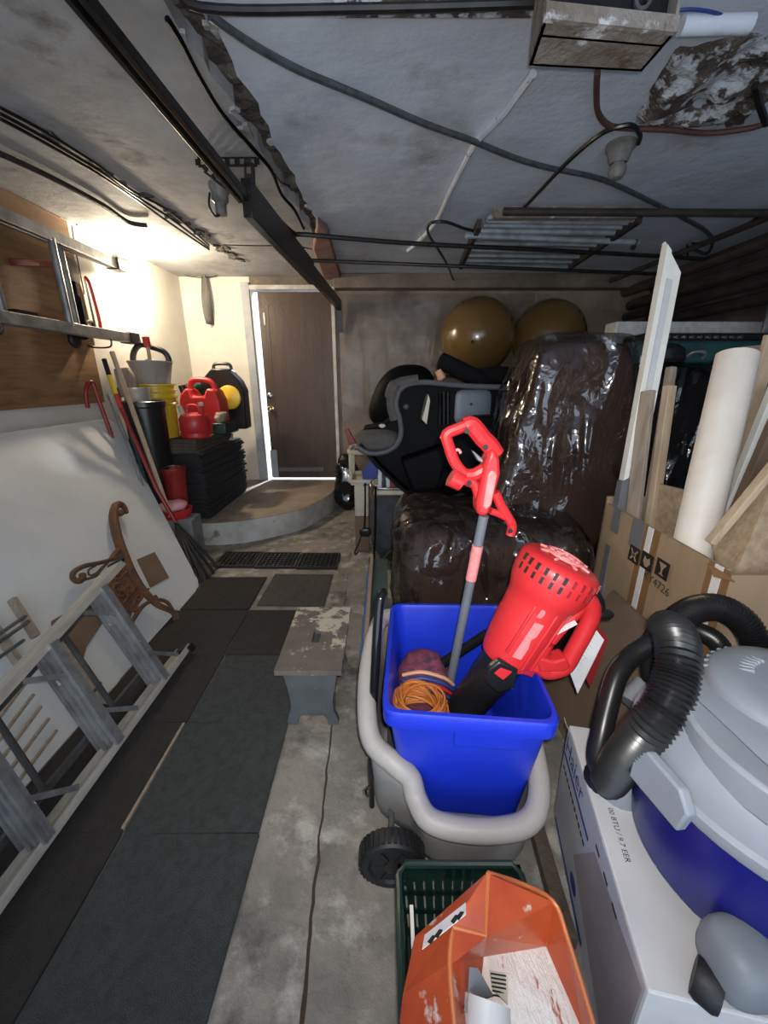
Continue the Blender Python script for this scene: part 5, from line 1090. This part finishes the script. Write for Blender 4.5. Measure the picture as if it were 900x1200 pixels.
# orange cord coil
oc = V((.105, .945, .37))
m_ = MB()
for k in range(24):
    a0 = random.uniform(0, 6.28); c_ = oc + V((random.uniform(-.015, .015), random.uniform(-.01, .01), random.uniform(-.03, .03))); tx, ty = random.uniform(-.5, .2), random.uniform(-.45, .25)
    rx, ry = random.uniform(.055, .074), random.uniform(.06, .085)
    m_.tube([c_ + V((rx * math.cos(a), ry * math.sin(a), tx * ry * math.sin(a) + ty * rx * math.cos(a) + .05)) for a in [a0 + j * .2618 for j in range(24)]], .0042, 6, closed=True)
tag(m_.ob('orange_cord', 'cord_orange', smooth=60), 'coiled orange cord lying in the blue bin', 'cord')
tag(MB().rbox((.035, .88, .115), (.20, 1.02, .34), 8, 3, .02, 9).ob('dark_bag', 'bag_grey', smooth=180), 'dark bag under the orange cord in the blue bin', 'bag')
stc = thing('striped_cloth', (.1, 1.12, .3), 'red and dark striped cloth stuffed in the blue bin', 'cloth')
MB().rbox((.055, 1.06, .115), (.23, 1.22, .44), 8, 2.6, .02, 9).ob('fold', 'stripe_cloth', stc, smooth=180)
for k in range(5): MB().tube(curve([(.06, 1.058 - .002 * k, .43 - .022 * k), (.12, 1.045, .452 - .022 * k), (.19, 1.045, .43 - .022 * k), (.225, 1.06, .39 - .02 * k)], 5), .006, 6).ob('stripe', ('peach', 'ink_blue', 'red_can', 'ink_blue', 'peach')[k], stc)

# ================================================================== GREEN BASKET WITH CUT ORANGE JUG
bk_ = thing('shopping_basket', (.17, .42, 0), 'dark green plastic basket with slotted sides on the floor', 'basket')
x0, x1, y0, y1, zb, zt_ = .035, .325, .20, .655, .0, .215
def bpt(fx, fy, z): 
    s_ = .86 + .14 * (z / zt_); cx_, cy_ = (x0 + x1) / 2, (y0 + y1) / 2
    return V((cx_ + (fx - .5) * (x1 - x0) * s_, cy_ + (fy - .5) * (y1 - y0) * s_, z))
MB().tube([bpt(a, b, zt_) for a, b in ((.06, 0), (.94, 0), (1, .05), (1, .95), (.94, 1), (.06, 1), (0, .95), (0, .05))], .009, 8, closed=True).ob('rim', 'green_dark', bk_)
MB().prism([bpt(0, 0, 0), bpt(1, 0, 0), bpt(1, 1, 0), bpt(0, 1, 0)], (0, 0, .006)).ob('base', 'green_dark', bk_)
def lattice(p, q, nm, cols):
    m_ = MB(); zs = [.0, .045, .06, .105, .12, .165, .20, zt_]
    def pt(t, z): a, b = bpt(*p, z), bpt(*q, z); return a.lerp(b, t)
    nrm_ = (bpt(*q, .1) - bpt(*p, .1)).cross(V((0, 0, 1))).normalized() * .004
    for z_a, z_b in ((0, .03), (.075, .088), (.13, .143), (.175, zt_)): m_.prism([pt(0, z_a), pt(1, z_a), pt(1, z_b), pt(0, z_b)], nrm_)
    for i in range(cols + 1):
        t = i / cols; h_ = .0085 / (bpt(*q, .1) - bpt(*p, .1)).length; a, b = max(0, t - h_), min(1, t + h_)
        m_.prism([pt(a, 0), pt(b, 0), pt(b, zt_), pt(a, zt_)], nrm_)
    return m_.ob(nm, 'green_dark', bk_, smooth=0)
lattice((0, 1), (1, 1), 'back_side', 12); lattice((0, 0), (0, 1), 'left_side', 18); lattice((1, 0), (1, 1), 'right_side', 18); lattice((0, 0), (1, 0), 'front_side', 12)
tag(MB().bar((.062, .22, .10), (.062, .585, .195), .008, .014).ob('wooden_strip', 'white_paint', smooth=0), 'pale flat stick lying along the inside of the green basket', 'stick')
# cut-open orange jug, opening towards the camera
oj = thing('cut_orange_jug', (.30, .45, .02), 'cut-open orange plastic jug smeared with white paint in the basket', 'jug')
J = lambda u, v, z: P(u, v, z=z)
a_apex = J(572, 1023, .365); a_bend = J(569, 1096, .335); a_in = J(531, 1086, .335); a_mid = J(527, 1130, .325); a_low = J(534, 1215, .31)
r_top = J(648, 1056, .335); r_mid = J(664, 1096, .315); r_low = J(700, 1215, .285)
l_top = J(488, 1098, .265); l_mid = J(474, 1165, .235); l_low = J(466, 1235, .205)
fl_far = J(566, 1120, .255); fl_r = J(640, 1108, .245); fl_rl = J(686, 1215, .235); fl_l = J(556, 1215, .230)
l_bot = V((.075, .50, .06))
def shell(polys, nm, m, t=.006, bevel=0):
    m_ = MB(); vs = []; fs = []
    for p in polys: k = len(vs); vs += list(p); fs.append(tuple(range(k, k + len(p))))
    m_.add(vs, fs); o = m_.ob(nm, m, oj, smooth=0, fix=False)
    bm = bmesh.new(); bm.from_mesh(o.data); bmesh.ops.remove_doubles(bm, verts=bm.verts, dist=.0005); bmesh.ops.recalc_face_normals(bm, faces=bm.faces); bm.to_mesh(o.data); bm.free()
    sd_ = o.modifiers.new('thick', 'SOLIDIFY'); sd_.thickness = t; sd_.offset = 0
    return o
shell([[a_apex, a_bend, a_in, l_top], [a_in, a_mid, l_mid, l_top], [a_mid, a_low, l_low, l_mid], [l_top, l_mid, V((.075, .44, .05)), l_bot], [l_mid, l_low, V((.07, .36, .04)), V((.075, .44, .05))]], 'outer_wall', 'orange_jug')
shell([[a_apex, r_top, fl_r, fl_far, a_bend], [r_top, r_mid, fl_r]], 'back_wall', 'orange_jug')
shell([[r_mid, r_low, fl_rl, fl_r]], 'right_wall', 'orange_jug')
shell([[fl_far, fl_r, fl_rl, fl_l]], 'paint_floor', 'paint_white')
shell([[a_mid, a_low, fl_l, fl_far], [a_bend, a_in, a_mid, fl_far]], 'inner_wall', 'orange_jug')
MB().tube(curve([a_apex, a_bend], 2) + curve([a_in, a_mid, a_low], 4), .0045, 8).ob('cut_edge', 'orange_edge', oj)
MB().tube(curve([a_apex, J(612, 1036, .32), r_top, r_mid, r_low], 4), .0045, 8).ob('rim_edge', 'orange_edge', oj)
# sticker on outer wall
e_n = (a_in - l_top).cross(l_mid - l_top).normalized()
if e_n.z < 0: e_n = -e_n
def onw(u, v, off=.005): return PP(u, v, l_top + e_n * off, e_n)
e_n2 = (a_apex - l_top).cross(a_in - l_top).normalized()
if e_n2.z < 0: e_n2 = -e_n2
def onw2(u, v, off=.006): return PP(u, v, l_top + e_n2 * off, e_n2)
MB().prism([onw2(495, 1113), onw2(498, 1096), onw2(546, 1058), onw2(546, 1072), onw2(530, 1085)], e_n2 * .001).ob('sticker', 'white_label', oj, smooth=0)
for u, v in ((505, 1101), (513, 1094), (532, 1077), (538, 1073)): MB().prism([onw2(u - 4, v + 3, .0075), onw2(u + 2, v - 5, .0075), onw2(u + 6, v - 4, .0075), onw2(u, v + 6, .0075)], e_n2 * .0006).ob('sticker_print', 'ink', oj, smooth=0)
# putty knife, comb and roller in the jug
pk = thing('putty_knife', J(565, 1160, 0.275), 'grey putty knife lying in the orange jug', 'scraper')
MB().prism([J(550, 1135, 0.300), J(560, 1136, 0.300), J(578, 1168, 0.275), J(566, 1172, 0.275), J(548, 1168, 0.285)], (0, 0, .004)).ob('blade', 'pipe_grey', pk)
MB().bar(J(556, 1166, 0.285), J(550, 1190, 0.275), .02, .012).ob('handle', 'black_plastic', pk)
cmb = thing('adhesive_comb', J(585, 1150, 0.265), 'small metal comb with black slots beside the putty knife', 'comb')
MB().prism([J(574, 1138, 0.280), J(595, 1141, 0.270), J(595, 1178, 0.250), J(577, 1160, 0.265)], (0, 0, .003)).ob('plate', 'cream_plastic', cmb)
for k in range(6): MB().prism([J(575 + .5 * k, 1140 + 5 * k, 0.284 - .004 * k), J(593, 1143 + 5 * k, 0.275 - .004 * k), J(593, 1145 + 5 * k, 0.275 - .004 * k), J(575 + .5 * k, 1142 + 5 * k, 0.284 - .004 * k)], (0, 0, .001)).ob('slot', 'ink', cmb, smooth=0)
tag(MB().tube([J(570, 1172, 0.265), J(568, 1230, 0.245)], .042, 24).ob('roller_sleeve', 'white_clean'), 'white cylindrical roller sleeve in the orange jug', 'roller')

# ================================================================== AIR CONDITIONER CARTON + VACUUM
A2 = V((.548, .930, 0)); B2 = V((.441, .385, 0)); dL = (B2 - A2).normalized(); dR = V((-dL.y, dL.x, 0)); LEN = (B2 - A2).length; ht = .36; wdt = .45
if dR.x < 0: dR = -dR
aw = thing('white_carton', A2 + dL * LEN / 2 + dR * wdt / 2, 'white printed appliance carton under the vacuum cleaner', 'carton')
MB().prism([A2, B2, B2 + dR * wdt, A2 + dR * wdt], (0, 0, ht)).ob('body', 'white_clean', aw, smooth=0, bevel=.004)
def face(l, z, off=.0): return A2 + dL * l + V((0, 0, z)) - dR * off
def fpanel(l0, l1, z0, z1, nm, m, off=.0015, sh=0): return MB().prism([face(l0, z0, off), face(l1, z0 + sh, off), face(l1, z1 + sh, off), face(l0, z1, off)], -dR * .0006).ob(nm, m, aw, smooth=0)
mat('carton_print', (0.52, 0.53, 0.57), .5, c2=(.47, .46, .49)); mat('carton_photo', (0.36, 0.32, 0.32), .5, c2=(.28, .25, .25), scale=4)
fpanel(.004, LEN - .004, .004, ht - .004, 'printed_side', 'carton_print', .0008)
MB().prism([face(.20, .12, .0016), face(LEN - .01, .01, .0016), face(LEN - .01, ht - .02, .0016), face(.30, ht - .07, .0016)], -dR * .0005).ob('photo_print', 'carton_photo', aw, smooth=0)
fpanel(.01, .26, .262, .272, 'blue_line', 'ink_blue', .0024)
fpanel(.03, .34, .014, .028, 'blue_line', 'ink_blue', .0024)
text('Haier', .078, face(.012, .285, .003), dL, (0, 0, 1), 'ink_blue', aw, depth=0)
for k in range(11): fpanel(.022 + .021 * k, .036 + .021 * k, .222, .231, 'print_mark', 'ink', .0024)
MB().prism([face(.235 + .028 * math.cos(a), .062 + .020 * math.sin(a), .0026) for a in [i * math.pi / 10 for i in range(20)]], -dR * .0005).ob('oval_logo', 'ink_blue', aw, smooth=0)
for k in range(3): fpanel(.30 + .055 * k, .325 + .055 * k, ht - .05, ht - .043, 'print_mark', 'ink', .0026)
text('00 BTU / 9.7 EER', .0165, P(712, 946, z=ht + .0006), dL, dR, 'ink', aw, depth=0)
MB().prism([A2 + V((-.004, 0, ht - .01)), A2 + dL * .03 + V((-.004, 0, ht)), A2 + dL * .03 + V((-.02, .0, ht + .03)), A2 + V((-.02, .0, ht + .03))], (.001, 0, 0)).ob('flap', 'white_clean', aw, smooth=0)
# wet/dry vacuum
vc = V((.755, .565, ht))
va = thing('shop_vacuum', vc, 'blue drum shop vacuum with grey lid standing on the white carton', 'vacuum cleaner')
MB().lathe([(0, .035), (.205, .035), (.226, .05), (.240, .16), (.246, .26), (.246, .295), (0, .295)], vc, 48).ob('drum', 'blue_drum', va)
MB().lathe([(.238, .272), (.262, .272), (.266, .280), (.266, .298), (.257, .305), (.252, .325), (.243, .345), (.232, .362), (.208, .388), (.17, .41), (.12, .424), (.05, .43), (0, .43)], vc, 56).ob('lid', 'vac_grey', va, smooth=30)
# raised top housing and ribbed vent
MB().lathe([(.15, .40), (.15, .430), (.14, .442), (.10, .45), (0, .452)], vc + V((.03, .05, 0)), 40).ob('motor_cover', 'vac_grey', va, smooth=40)
for k in range(6):
    a = R(100 + k * 9); c_ = vc + V((.03, .05, .44)); MB().bar(c_ + V((.07 * math.cos(a), .07 * math.sin(a), .012)), c_ + V((.152 * math.cos(a), .152 * math.sin(a), -.012)), .008, .012).ob('vent_rib', 'vac_grey', va, bevel=.003)
# moulded grip recess edge
cres = [vc + V((math.cos(R(a)) * r_, math.sin(R(a)) * r_, .35)) for a, r_ in [(148 + 9 * i, .196 + .006 * i) for i in range(9)] + [(215 - 9 * i, .198 - .040 * math.sin(math.pi * (i + 1) / 9)) for i in range(8)]]
MB().prism(cres, (0, 0, .066)).ob('grip_step', 'vac_grey', va, bevel=.008)
# latch at the left
la = R(188); lc = vc + V((.258 * math.cos(la), .258 * math.sin(la), 0)); tl_ = V((-math.sin(la), math.cos(la), 0)); ol = V((math.cos(la), math.sin(la), 0))
MB().prism([lc - tl_ * .07 + V((0, 0, 0.237)), lc + tl_ * .05 + V((0, 0, 0.247)), lc + tl_ * .06 + V((0, 0, 0.302)), lc + tl_ * .035 + V((0, 0, 0.332)), lc - tl_ * .045 + V((0, 0, 0.332)), lc - tl_ * .07 + V((0, 0, 0.297))], ol * .022).ob('latch', 'vac_grey', va, bevel=.005)
la2 = R(160); MB().prism([vc + V((.24 * math.cos(la2 + o), .24 * math.sin(la2 + o), z_)) for o, z_ in ((-.12, 0.297), (.12, 0.297), (.10, 0.377), (-.05, 0.387))], V((math.cos(la2), math.sin(la2), 0)) * .02).ob('lid_block', 'vac_grey', va, bevel=.005)
va.scale = (.94, .94, .94)
# casters
for k, a in enumerate((225, 135, 315, 45)):
    a = R(a); d_ = V((math.cos(a), math.sin(a), 0)); c_ = vc + d_ * .262
    MB().rbox(c_ + V((-.055, -.055, .02)), c_ + V((.055, .055, .135)), 8, 2.8).ob('caster_housing', 'vac_dark', va, smooth=180)
    MB().lathe([(.010, 0), (.012, .003), (0, .004)], c_ + d_ * .054 + V((0, 0, .085)), 10, d_ + V((0, 0, .3))).ob('screw', 'vac_grey', va)
    cw = c_ + d_ * .03 + V((-.035 if k == 0 else 0, .01 if k == 0 else 0, .0)); MB().lathe([(0, -.020), (.030, -.020), (.034, -.012), (.034, .012), (.030, .020), (0, .020)], V((cw.x, cw.y, vc.z + .034)), 18, V((-d_.y, d_.x, 0))).ob('caster_wheel', 'rubber', va)
# grey round foot / accessory beside drum at the far side
tag(MB().tube([P(725, 915, y=.86), P(752, 955, y=.80)], [.05, .065], 20).ob('grey_nozzle', 'vac_dark'), 'grey round attachment lying on the carton beside the drum', 'nozzle') if False else None
gn = tag(MB().lathe([(0, 0), (.062, 0), (.060, .06), (.045, .085), (0, .09)], V((.590, .74, ht)), 24).ob('grey_attachment', 'vac_grey'), 'grey round attachment on the carton between hose and drum', 'attachment')
# hose: corrugated tubes
hz = thing('vacuum_hose', P(705, 905, z=ht + .03), 'black corrugated vacuum hose looped over the carton and vacuum', 'hose')
def corr(pts, r, nm, pitch=.0075, amp=.12, m='black_plastic', n=16):
    c = curve(pts, 14); L_ = [0]
    for a, b in zip(c[:-1], c[1:]): L_.append(L_[-1] + (b - a).length)
    tot = L_[-1]; k = int(tot / (pitch / 2)); out = []; rs = []; i = 0
    for q in range(k + 1):
        s_ = tot * q / k
        while i < len(L_) - 2 and L_[i + 1] < s_: i += 1
        out.append(c[i].lerp(c[i + 1], (s_ - L_[i]) / max(1e-6, L_[i + 1] - L_[i]))); rs.append(r * (1 + (amp if q % 2 else -amp) * .5))
    return MB().tube(out, rs, n).ob(nm, m, hz, smooth=60)
HP = lambda u, v, y: P(u, v, y=y)
corr([HP(702, 905, .735), HP(712, 914, .725), HP(728, 893, .66), HP(755, 860, .606), HP(780, 828, .612), HP(792, 795, .64), HP(795, 765, .672), HP(790, 742, .73), HP(782, 735, .82)], .038, 'ribbed_run', .009, .16)
MB().tube(curve([HP(705, 908, .735), HP(700, 888, .745), HP(705, 860, .77), HP(713, 825, .81), HP(724, 790, .85), HP(742, 768, .88), HP(768, 752, .89), HP(785, 748, .90)], 6), .025, 16).ob('smooth_run', 'black_plastic', hz)
MB().tube(curve([HP(768, 795, .92), HP(766, 770, .93), HP(770, 750, .94), HP(782, 735, .94)], 5), .034, 16).ob('cuff', 'black_plastic', hz)
MB().tube(curve([HP(768, 828, .90), HP(769, 795, .92)], 5), .024, 14).ob('cuff_tube', 'black_plastic', hz)
m_ = MB(); c_ = HP(768, 752, .90)
cq = [HP(761, 745, .893), HP(779, 751, .893), HP(777, 765, .893), HP(759, 757, .893)]
for a, b, w_ in ((cq[0], cq[1], .008), (cq[3], cq[2], .010), (cq[0], cq[3], .005), (cq[1], cq[2], .003)): m_.bar(a, b, .002, w_, (0, -1, 0))
m_.ob('white_mark', 'white_label', hz)
corr([HP(777, 745, .93), HP(792, 728, .95), HP(815, 714, .97), HP(842, 712, .97), HP(868, 726, .95), HP(884, 752, .92), HP(886, 785, .88), HP(880, 808, .84)], .035, 'ribbed_arc', .009, .16)
corr([HP(792, 748, .97), HP(812, 740, 1.0), HP(835, 748, 1.0), HP(850, 768, .98), HP(858, 795, .95)], .026, 'inner_loop', .009, .16)
MB().tube(curve([HP(771, 876, .78), HP(752, 890, .80), HP(748, 902, .80), HP(762, 896, .80), HP(790, 893, .76)], 5), .006, 8).ob('power_cord', 'black_plastic', va)
tag(MB().tube([HP(742, 828, .95), HP(760, 805, .98)], [.045, .04], 16).ob('grey_cup', 'vac_grey'), 'grey plastic cup end behind the ribbed hose', 'cup')
# dark skirting timber under the carton side
tag(MB().bar((.488, 1.2, .02), (.452, .60, .02), .04, .04).ob('dark_batten', 'stack_brown', smooth=0), 'dark brown batten on the floor beside the cart', 'batten')

# ------------------------------------------------------------------ smaller pieces belong to the part they sit on
def nest(root, part, kids):
    ps = [c for c in root.children if c.name.split('.')[0] == part]
    for c in list(root.children):
        if c.name.split('.')[0] in kids:
            ctr = sum((V(q) for q in c.bound_box), V()) / 8
            c.parent = min(ps, key=lambda q: (sum((V(k) for k in q.bound_box), V()) / 8 - ctr).length)
nest(va, 'lid', ('latch', 'lid_block', 'grip_step')); nest(va, 'motor_cover', ('vent_rib',)); nest(va, 'caster_housing', ('screw', 'caster_wheel'))
nest(lf, 'motor_body', ('vent_slot', 'ridge', 'pale_label', 'logo_mark', 'side_tab', 'joint_tab', 'grille_ring', 'grille_bar')); nest(lf, 'nozzle_collar', ('latch_window',)); nest(lf, 'd_handle', ('white_stripe',))
nest(tm, 'motor_body', ('pale_panel', 'screw')); nest(tm, 'shaft', ('red_sleeve',)); nest(tm, 'loop_guard', ('cable_hook', 'hanging_hook')); nest(tm, 'rear_handle', ('trigger',))
nest(kb, 'handling_icon', ('icon_mark',)); nest(aw, 'printed_side', ('photo_print', 'blue_line', 'oval_logo', 'print_mark'))
nest(hz, 'cuff', ('white_mark',)); nest(be, 'relief_panel', ('scroll', 'tracery')); nest(be, 'arm_rest', ('arm_scroll',)); nest(oj, 'outer_wall', ('sticker', 'sticker_print', 'cut_edge'))
nest(tg, 'sheet', ('print_line',)); nest(tl, 'lid', ('stud',)); nest(hg, 'support_rod', ('rod_end',)); nest(ss, 'storage_box', ('button',)); nest(ss, 'seat_pad', ('knob',)); nest(sl, 'step', ('brace',))
nest(bbn, 'tub', ('grip_panel', 'round_mark')); nest(wm, 'board', ('tape_band', 'stop_strip')); nest(cmb, 'plate', ('slot',)); nest(ac, 'seat_block', ('arm',))
